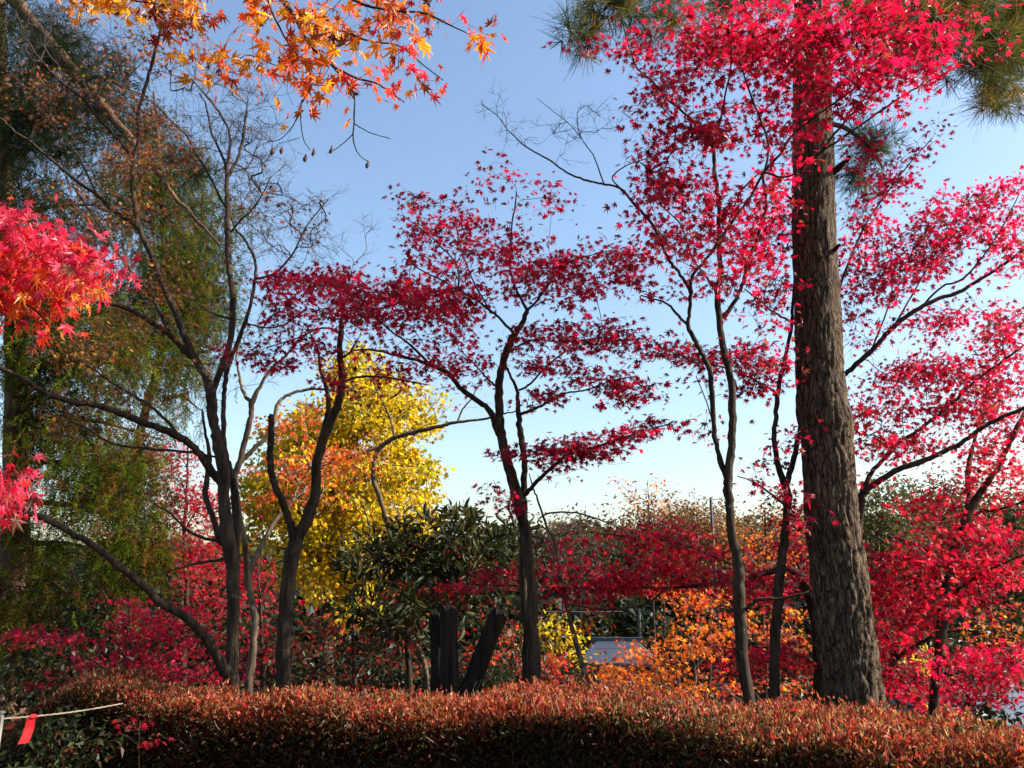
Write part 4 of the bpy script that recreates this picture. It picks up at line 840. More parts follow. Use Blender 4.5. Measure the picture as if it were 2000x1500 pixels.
# dark evergreen with whorled long leaves
def evergreen():
    Y = 9.0; t = Tree('evergreen_shrub', 'dark evergreen with whorls of long glossy leaves between the yellow tree and the centre', base(810, Y), cat='shrub')
    t.limb(down([(800, 1330, 12), (795, 1260, 11), (800, 1200, 10), (820, 1150, 9), (850, 1100, 7), (880, 1040, 5), (895, 1000, 3)], Y), Y)
    t.limb([(796, 1260, 8), (770, 1200, 7), (760, 1140, 6), (765, 1080, 4), (780, 1040, 3)], Y)
    t.limb([(800, 1210, 7), (860, 1170, 6), (930, 1120, 5), (980, 1070, 4), (1010, 1035, 3)], Y, Y+.3)
    t.limb([(790, 1240, 6), (730, 1200, 5), (700, 1160, 4), (690, 1110, 3)], Y, Y-.2)
    G = [(3, (.022, .030, .008)), (2, (.032, .038, .010)), (1.5, (.055, .05, .012)), (.8, (.10, .075, .018))]
    t.crown([(745, 1070, 45, 40), (800, 1040, 45, 34), (850, 1040, 50, 36), (890, 1020, 40, 26), (910, 1000, 26, 16, .9), (930, 1050, 45, 36), (985, 1035, 36, 26), (1040, 1045, 24, 20), (730, 1130, 50, 40), (800, 1100, 70, 45), (880, 1100, 70, 40), (960, 1090, 60, 36), (1030, 1090, 40, 30), (770, 1180, 70, 40), (860, 1170, 70, 36), (940, 1160, 60, 34), (700, 1190, 50, 30), (720, 1240, 50, 30, .7), (820, 1240, 50, 30, .6), (690, 1110, 36, 30), (930, 1220, 50, 30, .6)],
            Y, .9, 1.9, size=.125, shape='long', mat='dark', pal=G, per=9, spread=.04, up=.25, droop=-.15, tipw=1.3, seed=53, gap=.38, flat=1, dark=.4)
    t.crown([(780, 1090, 60, 30, .3), (900, 1080, 60, 30, .3), (860, 1160, 90, 40, .6), (960, 1130, 50, 30, .6), (740, 1160, 60, 40, .5), (930, 1200, 50, 30, .9), (820, 1230, 80, 30, .7)], Y-.5, .3, 1, size=.07, shape='star', mat='maple', pal=REDOR, per=4, spread=.1, seed=54)
    t.done()
evergreen()

# ---------------------------------------------------------------- left conifers
CED = [(4, (.045, .075, .006)), (3.4, (.13, .16, .012)), (2.6, (.16, .065, .012)), (1.5, (.07, .038, .010)), (3, (.012, .018, .005))]  # greens and yellows raised so the fronds look sunlit by colour
def cedar():
    Y = 10.5; t = Tree('conifer', 'broad cedar with drooping green and rust foliage, tawny trunk at the left edge', base(20, Y), cat='conifer', bark='conifer')
    t.limb(down([(14, 1320, 62), (22, 1150, 56), (30, 1050, 50), (30, 900, 44), (30, 700, 38), (20, 500, 32), (10, 250, 24), (0, 0, 16)], Y), Y)
    for (y0, x1, y1) in ((640, 300, 600), (720, 330, 720), (820, 320, 860), (900, 300, 980), (980, 310, 1060), (1060, 280, 1120), (560, 250, 500), (420, 200, 400), (1130, 160, 1180), (300, 160, 260)):
        t.limb([(28, y0, 13), (28+(x1-28)*.5, y0+(y1-y0)*.3-12, 8), (x1, y1, 3)], Y, Y+rng.normal()*.8)
    k = dict(shape='cedar', mat='needle', pal=CED, up=0, droop=1.1, tipw=.45, svar=.3, flat=1, gap=.16, step=.2, tip_r=.003, clump=1.6, dark=.35)
    t.crown([(60, 600, 80, 50), (140, 640, 80, 50), (230, 640, 60, 40, .8), (60, 700, 90, 60), (160, 730, 90, 50), (250, 720, 60, 40), (110, 800, 100, 60), (220, 810, 80, 50), (290, 790, 40, 36, .8), (60, 880, 80, 60), (160, 890, 90, 60), (250, 880, 60, 50, 1.2), (100, 960, 90, 60), (200, 960, 80, 60), (280, 960, 40, 40), (60, 1040, 70, 50, .7), (150, 1040, 80, 60), (240, 1050, 70, 60), (290, 1060, 30, 50), (110, 1110, 80, 40), (200, 1120, 70, 50), (270, 1120, 40, 40), (60, 1180, 70, 40), (130, 1160, 50, 30), (30, 1230, 40, 40), (30, 1320, 50, 50, 1.2), (60, 1290, 40, 30)],
            Y-.3, 1.3, 1.35, size=.18, per=13, spread=.16, seed=61, **k)
    t.crown([(40, 120, 70, 80, .8), (110, 170, 80, 60, .9), (60, 260, 80, 70, .9), (30, 380, 60, 60, 1.1), (110, 380, 70, 40, .9), (180, 250, 60, 50, .9), (60, 480, 70, 50), (160, 480, 70, 50, .8), (220, 560, 60, 50, .7), (100, 560, 80, 50), (20, 30, 50, 50, .6), (230, 400, 50, 40, .7), (200, 170, 60, 50, .9), (150, 100, 50, 40, .7)],
            Y-.3, 1.2, 1.0, size=.18, per=13, spread=.17, seed=62, **{**k, 'pal': [(4, (.016, .028, .009)), (2, (.035, .05, .012)), (1.5, (.08, .042, .010))]})
    t.done()
cedar()
def cedar2():
    Y = 13.5; t = Tree('conifer', 'weeping cypress behind the large bare maple, thin curtains of yellow green foliage against the sky', base(330, Y), cat='conifer', bark='conifer')
    t.limb([(225, foot(225, 1300, Y)[1], 26), (230, 1150, 22), (260, 900, 18), (322, 650, 14), (318, 450, 10), (310, 300, 7), (300, 180, 4)], Y)
    for (y0, x1, y1) in ((420, 420, 400), (500, 450, 470), (560, 430, 560), (640, 440, 620), (720, 420, 740), (450, 230, 430), (380, 240, 330), (340, 400, 300), (600, 240, 620), (780, 390, 800)):
        t.limb([(322, y0, 9), (322+(x1-322)*.5, y0+(y1-y0)*.4-14, 6), (x1, y1, 2.4)], Y, Y+rng.normal()*.8)
    k = dict(shape='cedar', mat='needle', up=0, droop=1.5, tipw=.25, svar=.3, flat=1.3, gap=.25, step=.2, tip_r=.003, clump=1.6, dark=.3)
    t.crown([(300, 260, 50, 50, .9), (260, 340, 70, 50), (330, 340, 60, 40), (280, 420, 70, 50), (360, 420, 50, 50, .8), (420, 410, 40, 30, .9), (480, 415, 30, 22, .9), (300, 500, 60, 50), (370, 500, 60, 50), (430, 480, 50, 40, .8), (340, 580, 70, 50, .8), (420, 570, 60, 40, .8), (260, 580, 60, 50), (380, 650, 60, 50, .8), (300, 680, 60, 50, .8), (370, 730, 60, 50, .7), (330, 800, 50, 40, .7), (440, 640, 30, 40, .5), (400, 330, 40, 26, .8), (240, 260, 50, 40, .8)],
            Y, 1.3, .85, size=.22, per=12, spread=.22, seed=63, pal=[(4, (.065, .10, .010)), (3, (.12, .13, .014)), (2, (.14, .07, .014)), (2, (.03, .045, .012))], **k)
    t.done()
cedar2()
def old_pine():
    Y = 8.6; t = Tree('pine_tree', 'old pine off the left edge, one thick reddish limb slanting down across the sky', base(-330, Y), cat='pine tree', bark='conifer')
    t.limb([(-330, foot(-330, 1300, Y)[1], 90), (-320, 900, 80), (-290, 500, 66), (-240, 200, 56), (-200, -100, 44), (-180, -300, 30)], Y)
    t.limb([(-215, -60, 40), (-120, -90, 34), (-20, -50, 28), (30, 5, 25), (70, 52, 23), (122, 112, 22), (157, 155, 20), (190, 195, 19), (217, 226, 17), (259, 276, 14), (308, 336, 11), (336, 378, 9), (380, 425, 6), (430, 480, 3)], Y, 8.2, wob=.03)
    t.limb([(157, 155, 9), (200, 150, 7), (240, 170, 5), (290, 190, 3)], 8.4, 8.2)
    t.limb([(70, 52, 10), (60, 120, 8), (75, 200, 6), (60, 280, 4)], 8.5, 8.2)
    k = dict(size=.16, shape='tuft', mat='needle', per=2.4, spread=.07, up=0, droop=.1, tipw=1.4, gap=.35, flat=1, tip_r=.002)
    t.crown([(110, 60, 70, 40, .8), (190, 130, 60, 40), (60, 130, 60, 60), (140, 190, 60, 40), (210, 200, 50, 40, .8), (60, 230, 50, 50), (20, 300, 40, 60), (270, 230, 50, 30, .7), (120, 290, 60, 50, .8), (340, 320, 40, 30, .9), (385, 320, 36, 40), (30, 40, 40, 50)], 8.6, .7, 1.0, pal=[(4, (.014, .024, .01)), (2, (.025, .04, .014)), (1, (.06, .04, .014))], seed=64, **k)
    t.done()
old_pine()

# ---------------------------------------------------------------- near branches hanging into the frame
def near_red():
    Y = 2.9; t = Tree('maple_tree', 'near maple outside the left edge, glowing pink-red foliage hanging in at mid height', base(-700, 3.1))
    t.limb([(-760, foot(-760, 1300, 3.1)[1], 90), (-740, 1200, 80), (-700, 800, 66), (-640, 450, 50), (-560, 200, 36), (-480, 0, 24)], 3.1, 3.0)
    t.limb([(-650, 520, 34), (-500, 430, 24), (-300, 410, 16), (-120, 430, 11), (20, 470, 7), (110, 500, 5), (190, 540, 3)], 3.05, 2.75)
    t.limb([(-300, 412, 10), (-160, 520, 8), (-20, 570, 6), (60, 600, 4), (100, 640, 3)], 2.9, 2.8)
    t.limb([(-690, 800, 24), (-480, 860, 16), (-260, 900, 10), (-100, 930, 7), (0, 950, 4)], 3.0, 2.8)
    k = dict(size=.082, per=6, spread=.06, flat=.5, droop=1.2, up=.3, tip_r=.0009, step=.05)
    hot = [(3, (.62, .03, .08)), (3, (.74, .08, .13)), (2, (.48, .010, .03)), (1, (.66, .09, .02)), (1, (.28, .01, .015))]
    t.crown([(20, 450, 50, 45), (75, 450, 50, 38), (130, 480, 45, 38), (175, 510, 40, 36), (215, 545, 28, 28), (150, 540, 40, 30), (30, 500, 50, 40), (-60, 500, 60, 60)], 2.75, .28, 5.0, pal=hot, seed=71, **k)
    t.crown([(30, 560, 60, 40), (90, 560, 50, 40), (130, 590, 34, 34), (40, 610, 50, 30), (90, 630, 34, 26), (150, 560, 30, 30), (0, 530, 40, 40), (-60, 580, 50, 50)], 2.85, .28, 5.5, pal=[(3, (.72, .17, .02)), (3, (.68, .05, .02)), (2, (.66, .02, .05)), (1, (.7, .3, .04))], seed=72, **k)
    t.crown([(5, 930, 20, 24), (20, 955, 24, 24), (-20, 960, 30, 34), (30, 975, 14, 10), (8, 985, 16, 10)], 2.75, .15, 6.5, pal=hot, seed=73, **k)
    t.done()
near_red()
def near_orange():
    t = Tree('maple_tree', 'overhead maple reaching in from the top edge with large backlit orange leaves', base(-500, 1.6))
    # trunk stands left of the camera; its limbs arch over the frame
    t.limb([(-2600, 3600, 190), (-2300, 1800, 150), (-1700, 400, 110), (-900, -350, 70), (-300, -420, 44), (200, -300, 26), (450, -150, 15), (530, -30, 11), (575, 30, 8), (600, 80, 6.5), (640, 120, 5.5), (690, 150, 4.5), (740, 165, 3.5), (790, 200, 2)], 1.6, 2.5)
    t.limb([(200, -300, 18), (420, -240, 12), (560, -120, 8), (640, -40, 6.5), (700, 5, 5), (760, 20, 4.5), (830, 26, 4), (880, 50, 3), (925, 70, 2)], 2.2, 2.3)
    t.limb([(450, -150, 8), (500, -60, 6), (530, 20, 4.5), (560, 80, 4), (590, 120, 3.4), (610, 160, 2.4), (590, 200, 1.8)], 2.35, 2.3)
    t.limb([(600, 80, 5), (660, 60, 4), (720, 80, 3.5), (780, 90, 3), (830, 130, 2.4), (866, 157, 1.5)], 2.4, 2.3)
    t.limb([(640, 120, 4.5), (668, 150, 4), (690, 180, 3.6), (692, 230, 3), (690, 270, 2.6), (700, 300, 2), (722, 318, 1.4)], 2.42, 2.4)
    t.limb([(690, 240, 2.4), (720, 258, 2), (763, 271, 1.2)], 2.4)
    t.limb([(690, 262, 2.4), (670, 280, 2), (650, 295, 1.6), (640, 300, 1)], 2.4)
    t.limb([(590, 195, 2.4), (575, 240, 2), (550, 270, 1.6), (520, 278, 1.2)], 2.35)
    t.limb([(585, 215, 2.2), (592, 270, 2), (606, 293, 1.6)], 2.35)
    t.limb([(-100, -330, 18), (60, -220, 12), (140, -100, 8), (200, -30, 5), (260, 0, 3.5), (330, 10, 2)], 2.0, 2.6)
    k = dict(size=.068, per=2.2, spread=.035, flat=1, up=.2, tip_r=.0007, step=.04, gap=2, mat='orange', tipw=.5)
    O1 = [(3, (.66, .20, .012)), (2, (.72, .34, .02)), (3, (.60, .10, .012)), (1.4, (.48, .04, .015))]
    t.crown([(485, 45, 40, 26, .9), (500, 5, 40, 18), (420, 120, 34, 22), (460, 130, 40, 18, 1.1), (510, 120, 40, 20, .9), (560, 115, 30, 24), (570, 155, 34, 28), (600, 120, 40, 30), (640, 80, 40, 36), (630, 30, 50, 26, .9), (680, 40, 40, 30), (520, 180, 26, 14), (580, 215, 16, 20, 1.2), (370, 125, 10, 8, 1.4), (620, 160, 26, 20), (730, 175, 24, 10), (700, 100, 30, 26, .8)],
            2.4, .22, 6.5, pal=O1, seed=74, droop=.6, **k)
    t.crown([(740, 20, 40, 24), (790, 45, 34, 26), (760, 70, 30, 22, .7), (835, 45, 26, 20), (870, 35, 20, 24, .9), (905, 45, 10, 14, 1.3), (952, 72, 8, 8, 2.4), (822, 160, 8, 12, 2), (775, 120, 20, 18, .7), (700, 5, 50, 16), (780, 0, 60, 14), (735, 170, 22, 10), (655, 185, 8, 8)],
            2.3, .15, 7, pal=[(3, (.64, .13, .012)), (2, (.68, .24, .02)), (2, (.55, .03, .02)), (1, (.6, .02, .04))], seed=75, droop=.9, **k)
    t.crown([(150, 0, 60, 14), (230, 5, 60, 16), (310, 0, 60, 18), (200, -20, 100, 20), (360, 0, 40, 16)], 2.6, .15, 9., pal=[(3, (.72, .36, .02)), (2, (.66, .2, .02))], seed=76, droop=.8, **k)
    t.crown([(370, 30, 24, 24), (330, 60, 26, 24, .8), (340, 25, 30, 20), (350, 90, 16, 12, .6), (395, 40, 12, 12)], 2.7, .15, 11., pal=[(3, (.32, .012, .015)), (2, (.22, .03, .012)), (1, (.25, .12, .02))], seed=77, droop=.6, **k)
    # a few withered seed heads hanging on bare tips
    pod_m = plain('dry_pod', (.06, .035, .025))
    for (px, py) in ((550, 294), (532, 297), (596, 310), (612, 298), (718, 322), (647, 293)):
        p = P(px, py, 2.36); V = Tubes()
        V.add([p+np.array((0, 0, .018)), p+np.array((.002, 0, .009)), p, p-np.array((.002, 0, .008)), p-np.array((0, 0, .013))], [.001, .004, .007, .005, .001], 7, rough=.15); V.build('withered_pod', pod_m, t.root)
    t.done()
near_orange()

# ---------------------------------------------------------------- middle distance
G3 = 'bright maples in the middle distance'
RED2 = CRIM+[(3, (.46, .012, .02)), (1, (.5, .05, .02))]
auto('maple_tree', 'red maple seen between the cedar and the large bare maple', 360, 11.5,
     [(330, 870, 40, 26, .8), (300, 900, 40, 30), (350, 930, 50, 36), (330, 980, 60, 34), (390, 990, 40, 40), (340, 1040, 50, 40), (400, 1060, 40, 40), (370, 1110, 60, 34), (430, 1130, 40, 50), (320, 1090, 40, 26, .7), (400, 1180, 60, 30), (290, 860, 30, 20, .5), (420, 1000, 30, 60)], 16, group=G3,
     nl=9, dY=1.0, dens=1.9, size=.085, shape='star5', pal=RED2, per=11, spread=.16, seed=81, step=.14, tip_r=.002)
auto('maple_tree', 'red maple glimpsed between the large left trunk and the V-forked trunk', 515, 10.0,
     [(480, 1120, 40, 36), (520, 1140, 36, 40), (500, 1190, 50, 40), (530, 1240, 36, 40), (480, 1250, 50, 40), (520, 1300, 40, 34), (470, 1310, 50, 30), (560, 1180, 24, 30, .6), (505, 1080, 30, 20, .6)], 12, group=G3,
     nl=7, dY=.7, dens=1.0, size=.08, shape='star5', pal=RED2, per=10, spread=.14, seed=82, step=.14, tip_r=.002)
auto('maple_tree', 'low layered crimson maple filling the lower left under the long low limb', 240, 7.8,
     [(80, 1240, 70, 18, 1.1), (150, 1260, 80, 20, 1.2), (60, 1290, 40, 14), (250, 1200, 60, 22), (330, 1190, 50, 24), (300, 1230, 80, 22, 1.2), (380, 1250, 50, 30, 1.2), (200, 1290, 90, 20, 1.2), (310, 1280, 80, 26, 1.3), (400, 1290, 50, 26, 1.1), (260, 1320, 80, 18, 1.2), (350, 1320, 70, 18, 1.2), (140, 1315, 60, 14), (110, 1340, 70, 12), (220, 1160, 40, 16, .6), (30, 1255, 30, 20), (430, 1320, 50, 20)], 12, group=G3,
     nl=9, dY=.6, dens=1.25, size=.078, shape='star', pal=[(3, (.42, .006, .03)), (3, (.52, .012, .055)), (2, (.3, .004, .02))], per=10, spread=.10, flat=.2, up=1.3, seed=83, step=.12, tip_r=.0018)
auto('maple_tree', 'dim orange-red maple between the V-forked trunk and the dark stumps', 690, 9.8,
     [(620, 1210, 50, 24), (680, 1215, 60, 26), (740, 1230, 50, 26), (650, 1260, 60, 30, .8), (720, 1280, 60, 30, .8), (620, 1300, 50, 30, .8), (780, 1280, 40, 30, .7), (690, 1320, 80, 24, .8), (610, 1160, 30, 26, .6), (800, 1320, 40, 20, .8)], 12, group=G3,
     nl=8, dY=.6, dens=.85, size=.08, shape='star5', pal=REDOR+[(4, (.3, .02, .012))], per=9, spread=.12, flat=.3, seed=84, step=.12, tip_r=.0018)
auto('maple_tree', 'small mixed red and orange maple behind the dark stumps', 900, 9.4,
     [(920, 1260, 50, 30, .9), (900, 1300, 60, 26, .7), (960, 1220, 36, 30, .7), (990, 1260, 36, 40), (1000, 1310, 40, 30), (870, 1230, 40, 24, .6), (1060, 1300, 40, 36), (1080, 1340, 50, 24), (1100, 1290, 40, 26)], 10, group=G3,
     nl=7, dY=.6, dens=.95, size=.075, shape='star5', pal=REDOR+[(3, (.3, .02, .015)), (2, (.3, .18, .03))], per=9, spread=.12, flat=.35, seed=85, step=.12, tip_r=.0018)
auto('maple_tree', 'bushy orange maple right of the leaning sapling, lit golden on top', 1345, 8.6,
     [(1200, 1300, 50, 22), (1230, 1270, 40, 20, .8), (1250, 1320, 70, 30, 1.2), (1290, 1280, 60, 30, 1.2), (1340, 1250, 60, 30, 1.1), (1320, 1310, 60, 34, 1.2), (1200, 1340, 60, 24), (1270, 1350, 80, 20, 1.2), (1390, 1290, 40, 34), (1390, 1240, 40, 30), (1340, 1350, 60, 22), (1265, 1283, 34, 12, 1.2), (1160, 1310, 36, 16)], 20, group=G3,
     nl=9, dY=.6, dens=1.25, size=.075, shape='star5', mat='orange', pal=ORNG+[(3, (.62, .12, .012))], per=10, spread=.11, flat=.35, seed=86, step=.12, tip_r=.0018)
auto('maple_tree', 'orange maple with a short thick trunk just left of the tall forked maple', 1350, 10.0,
     [(1300, 1150, 40, 24, .8), (1350, 1160, 50, 30, 1.1), (1400, 1180, 50, 36, 1.2), (1330, 1210, 40, 24, .9), (1390, 1230, 50, 30), (1430, 1240, 30, 40), (1290, 1185, 30, 16, .6)], 18, group=G3,
     nl=6, dY=.6, dens=1.2, size=.08, shape='star5', mat='orange', pal=ORNG+[(3, (.6, .12, .02)), (2, (.6, .05, .03))], per=10, spread=.12, flat=.35, seed=87, step=.12, tip_r=.0018)
auto('maple_tree', 'loose yellow-orange maple behind the two forked trunks, open crown', 1492, 12.,
     [(1450, 1040, 40, 30, .9), (1500, 1060, 50, 34), (1540, 1020, 34, 30, .9), (1480, 1090, 40, 30), (1530, 1090, 40, 26), (1550, 1060, 30, 26), (1430, 1080, 26, 24, .8), (1500, 1000, 36, 20, .6), (1440, 1110, 30, 20)], 14, group=G3,
     nl=7, dY=.6, dens=.8, size=.085, shape='star5', mat='orange', pal=ORNG, per=9, spread=.16, seed=88, step=.14, tip_r=.002)
auto('maple_tree', 'orange and red maple filling the gap between the forked trunks low down', 1490, 9.2,
     [(1480, 1200, 30, 34), (1500, 1240, 40, 34), (1460, 1240, 30, 26), (1550, 1200, 40, 40), (1570, 1250, 34, 36), (1450, 1330, 40, 24), (1490, 1340, 50, 22), (1560, 1340, 50, 24), (1400, 1340, 40, 20)], 12, group=G3,
     nl=7, dY=.6, dens=1.1, size=.075, shape='star5', mat='orange', pal=REDOR+ORNG, per=10, spread=.12, flat=.35, seed=89, step=.12, tip_r=.0018)
auto('maple_tree', 'russet maple at the right edge behind the red trunk', 1930, 11.,
     [(1930, 1220, 50, 26), (1980, 1240, 40, 30), (1890, 1235, 36, 20, .8), (1950, 1200, 40, 16), (1990, 1200, 30, 20)], 12, group=G3,
     nl=5, dY=.6, dens=1.0, size=.085, shape='star5', mat='orange', pal=ORNG+[(5, (.4, .09, .02))], per=10, spread=.14, flat=.4, seed=90, step=.14, tip_r=.0018)
auto('shrub', 'yellow-green shrub low between the pine and the right edge maple', 1810, 9.5,
     [(1795, 1290, 26, 12), (1830, 1300, 30, 12), (1860, 1400, 40, 16), (1800, 1275, 20, 8), (1900, 1410, 40, 14)], 6, cat='shrub',
     nl=4, dY=.3, dens=1.3, size=.07, shape='oval', mat='orange', pal=[(3, (.4, .38, .03)), (1, (.5, .25, .03))], per=10, spread=.08, seed=91, step=.12, tip_r=.0015)
auto('maple_tree', 'sparse peach-tinted young tree standing out against the pale sky', 1283, 14.,
     [(1235, 940, 40, 14, .8), (1265, 930, 30, 14), (1290, 950, 30, 20), (1250, 975, 40, 12, .8), (1275, 990, 26, 18), (1200, 945, 26, 8, .4), (1300, 980, 20, 24, .8)], 7, twig='palewig', top=940,
     nl=6, dY=.3, dens=.45, size=.07, shape='oval', mat='orange', pal=[(3, (.6, .26, .12)), (1, (.55, .1, .06))], per=5, spread=.14, seed=92, step=.14, tip_r=.002)

# understory shrubs in the shade
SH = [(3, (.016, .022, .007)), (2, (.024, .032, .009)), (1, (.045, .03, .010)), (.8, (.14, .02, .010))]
for i, (lab, px, Y, bl) in enumerate((
    ('dark leafy shrub in deep shade under the evergreen, left of the stumps', 760, 11., [(640, 1330, 90, 26), (740, 1310, 80, 40), (820, 1300, 60, 50), (700, 1260, 70, 40), (600, 1330, 40, 30)]),
    ('dark shrub behind the twin trunks and the leaning stump', 1000, 11., [(940, 1320, 80, 36), (1020, 1330, 70, 30), (1000, 1260, 60, 40), (1090, 1320, 60, 36), (1130, 1350, 60, 24), (1060, 1230, 40, 30)]),
    ('shaded green shrub in the lower left, under the cedar', 120, 8.8, [(60, 1350, 70, 30), (140, 1330, 80, 40), (230, 1340, 80, 34), (90, 1290, 70, 30), (330, 1330, 80, 30), (430, 1330, 60, 30), (20, 1400, 60, 30)]),
    ('dark shrub behind the pine foot and the right edge maple', 1780, 11., [(1700, 1320, 70, 40), (1800, 1300, 80, 50), (1900, 1300, 70, 40), (1980, 1320, 60, 50), (1850, 1380, 90, 26), (1960, 1400, 60, 30), (1560, 1330, 80, 26), (1840, 1250, 50, 30)]),
    ('shaded green shrub beneath the cedar trunk and its lowest branches', 200, 12.5, [(100, 1230, 90, 50), (220, 1220, 90, 50), (330, 1230, 80, 50), (420, 1230, 70, 50), (170, 1150, 90, 40), (30, 1200, 60, 50), (480, 1260, 60, 50), (560, 1280, 60, 50)]))):
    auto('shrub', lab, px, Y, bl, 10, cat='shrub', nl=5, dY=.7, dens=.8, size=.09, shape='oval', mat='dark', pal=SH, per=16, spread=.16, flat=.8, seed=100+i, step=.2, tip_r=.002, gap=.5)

# strap-leaved clump by the leaning stump, and leafy plants in the lower left corner
def clump(name, label, px, py, Y, n, L, w, pal, sd, cat='plant', spreadz=.9):
    r = np.random.default_rng(sd); root = empty(name, P(px, py, Y), label, cat)
    V = []; F = []; cols = []
    c0 = P(px, py, Y)
    for i in range(n):
        az = r.uniform(0, 6.28); d = np.array((math.cos(az), math.sin(az), 0)); side = np.array((-d[1], d[0], 0)); l = L*r.uniform(.6, 1.15); q = len(V); col = np.array(pal[r.integers(len(pal))])*(1+.2*r.normal())
        st = c0+r.normal(size=3)*.03*np.array((1, 1, 0))
        for k in range(7):
            s_ = k/6; p = st+d*l*(.15*s_+.6*s_*s_)+np.array((0, 0, l*(spreadz*s_-.85*s_*s_*s_)))
            ww = w*math.sin(math.pi*min(.98, .12+.88*s_))
            V += [p-side*ww, p+np.array((0, 0, -ww*.4)), p+side*ww]; cols += [col]*3
            if k < 6:
                b = q+k*3; F += [(b, b+1, b+4, b+3), (b+1, b+2, b+5, b+4)]
    put(mesh_np('foliage', np.array(V), np.array(F), M['dark'], np.clip(np.array(cols), 0, 1), smooth=True), 'foliage', root)
clump('fern', 'arching green strap-leaved plant at the foot of the leaning stump', 958, 1352, 6.3, 30, .34, .010, [(.10, .14, .03), (.18, .2, .05), (.07, .1, .03)], 5)
clump('fern', 'lighter green arching plant behind the hedge beside the twin trunks', 985, 1330, 6.8, 22, .3, .010, [(.12, .16, .03), (.2, .2, .05)], 6)
clump('leafy_plant', 'low strap-leaved green plant at the very bottom left', 40, 1535, 4.2, 50, .2, .012, [(.03, .045, .010), (.018, .028, .008), (.05, .06, .014)], 20)
auto('shrub', 'dark small-leaved shrub in the lower left corner beneath the rope', 60, 4.9,
     [(20, 1440, 50, 30), (80, 1440, 50, 30), (140, 1450, 50, 30), (190, 1470, 40, 26), (60, 1480, 60, 26), (130, 1490, 60, 26), (110, 1410, 50, 20, .7)], 5, cat='shrub', nl=6, dY=.12, dens=3.5, size=.045, shape='oval', mat='dark', pal=SH+[(2, (.05, .08, .015))], per=12, spread=.06, flat=.8, seed=130, step=.06, tip_r=.0012)
auto('maple_sapling', 'small red maple seedling against the shaded hedge below the rope end', 270, 4.75,
     [(250, 1410, 26, 12), (285, 1420, 26, 14), (310, 1445, 18, 14), (235, 1432, 20, 8, .6)], 4, nl=4, dY=.06, dens=3.5, size=.045, shape='star', pal=RED2, per=4, spread=.03, seed=95, step=.03, tip_r=.001)

# ---------------------------------------------------------------- across the valley
WB = [(3, (.13, .085, .045)), (2, (.18, .10, .05)), (1, (.10, .09, .04))]
def far_tree(label, px, Y, blobs, pal, seed, dens=.12, size=.24, w=8, per=40, **k):
    pal = [(a, tuple(.7*v for v in c)) for a, c in pal]
    auto('tree', label, px, Y, blobs, w, nl=6, dY=1.6, dens=dens, size=size, shape='oval', mat='hedge', pal=pal, per=per, spread=.7, flat=.8, seed=seed, step=.8, tip_r=.012, gap=.5, **k)
far_tree('far brown half-bare tree above the leaning sapling', 1130, 55., [(1090, 1050, 30, 24), (1140, 1050, 40, 30), (1120, 1085, 50, 24), (1180, 1075, 40, 30), (1100, 1030, 20, 12)], WB, 111, .045)
far_tree('far dark tree with a rounded top just right of the twin trunks', 1100, 60., [(1095, 1035, 22, 14), (1085, 1055, 26, 20), (1110, 1070, 40, 20)], [(3, (.05, .06, .03))], 118, .05)
far_tree('far rust-brown tree on the ridge, left of the power pole', 1300, 52., [(1260, 1015, 40, 24), (1310, 1005, 40, 24), (1280, 1050, 60, 30), (1340, 1030, 40, 30), (1240, 1060, 40, 24)], [(3, (.34, .13, .04)), (2, (.22, .10, .04)), (1, (.4, .2, .04))], 112, .06)
far_tree('far orange-brown tree on the ridge behind the power pole', 1385, 50., [(1370, 1010, 40, 26), (1410, 1030, 36, 30), (1360, 1050, 50, 34), (1400, 1080, 50, 30), (1440, 1050, 30, 30)], [(3, (.32, .15, .05)), (2, (.2, .10, .04)), (1, (.45, .2, .03))], 113, .06)
far_tree('far tree with olive foliage just right of the pine', 1730, 42., [(1700, 1000, 40, 34), (1740, 980, 40, 30), (1720, 1050, 50, 40), (1760, 1030, 40, 40), (1700, 1090, 50, 30), (1650, 1050, 40, 50)], [(3, (.13, .13, .04)), (2, (.2, .15, .05)), (1, (.09, .1, .03))], 114, .08)
far_tree('far red-brown tree on the ridge at the right', 1830, 46., [(1800, 970, 40, 24), (1850, 960, 40, 26), (1830, 1010, 60, 34), (1900, 1000, 40, 30)], [(3, (.26, .08, .04)), (2, (.16, .1, .04))], 115, .07)
far_tree('far dark green tree at the right edge of the ridge', 1970, 42., [(1950, 1030, 50, 40), (1990, 1000, 40, 40), (1970, 1080, 60, 50), (1990, 1150, 50, 60), (1920, 1080, 40, 40)], [(3, (.06, .08, .025)), (2, (.1, .11, .03))], 116, .09)
far_tree('far orange tree showing below the forked trunks', 1560, 45., [(1530, 1030, 50, 30), (1580, 1050, 40, 40), (1500, 1060, 40, 30)], [(3, (.2, .12, .05))], 117, .06)

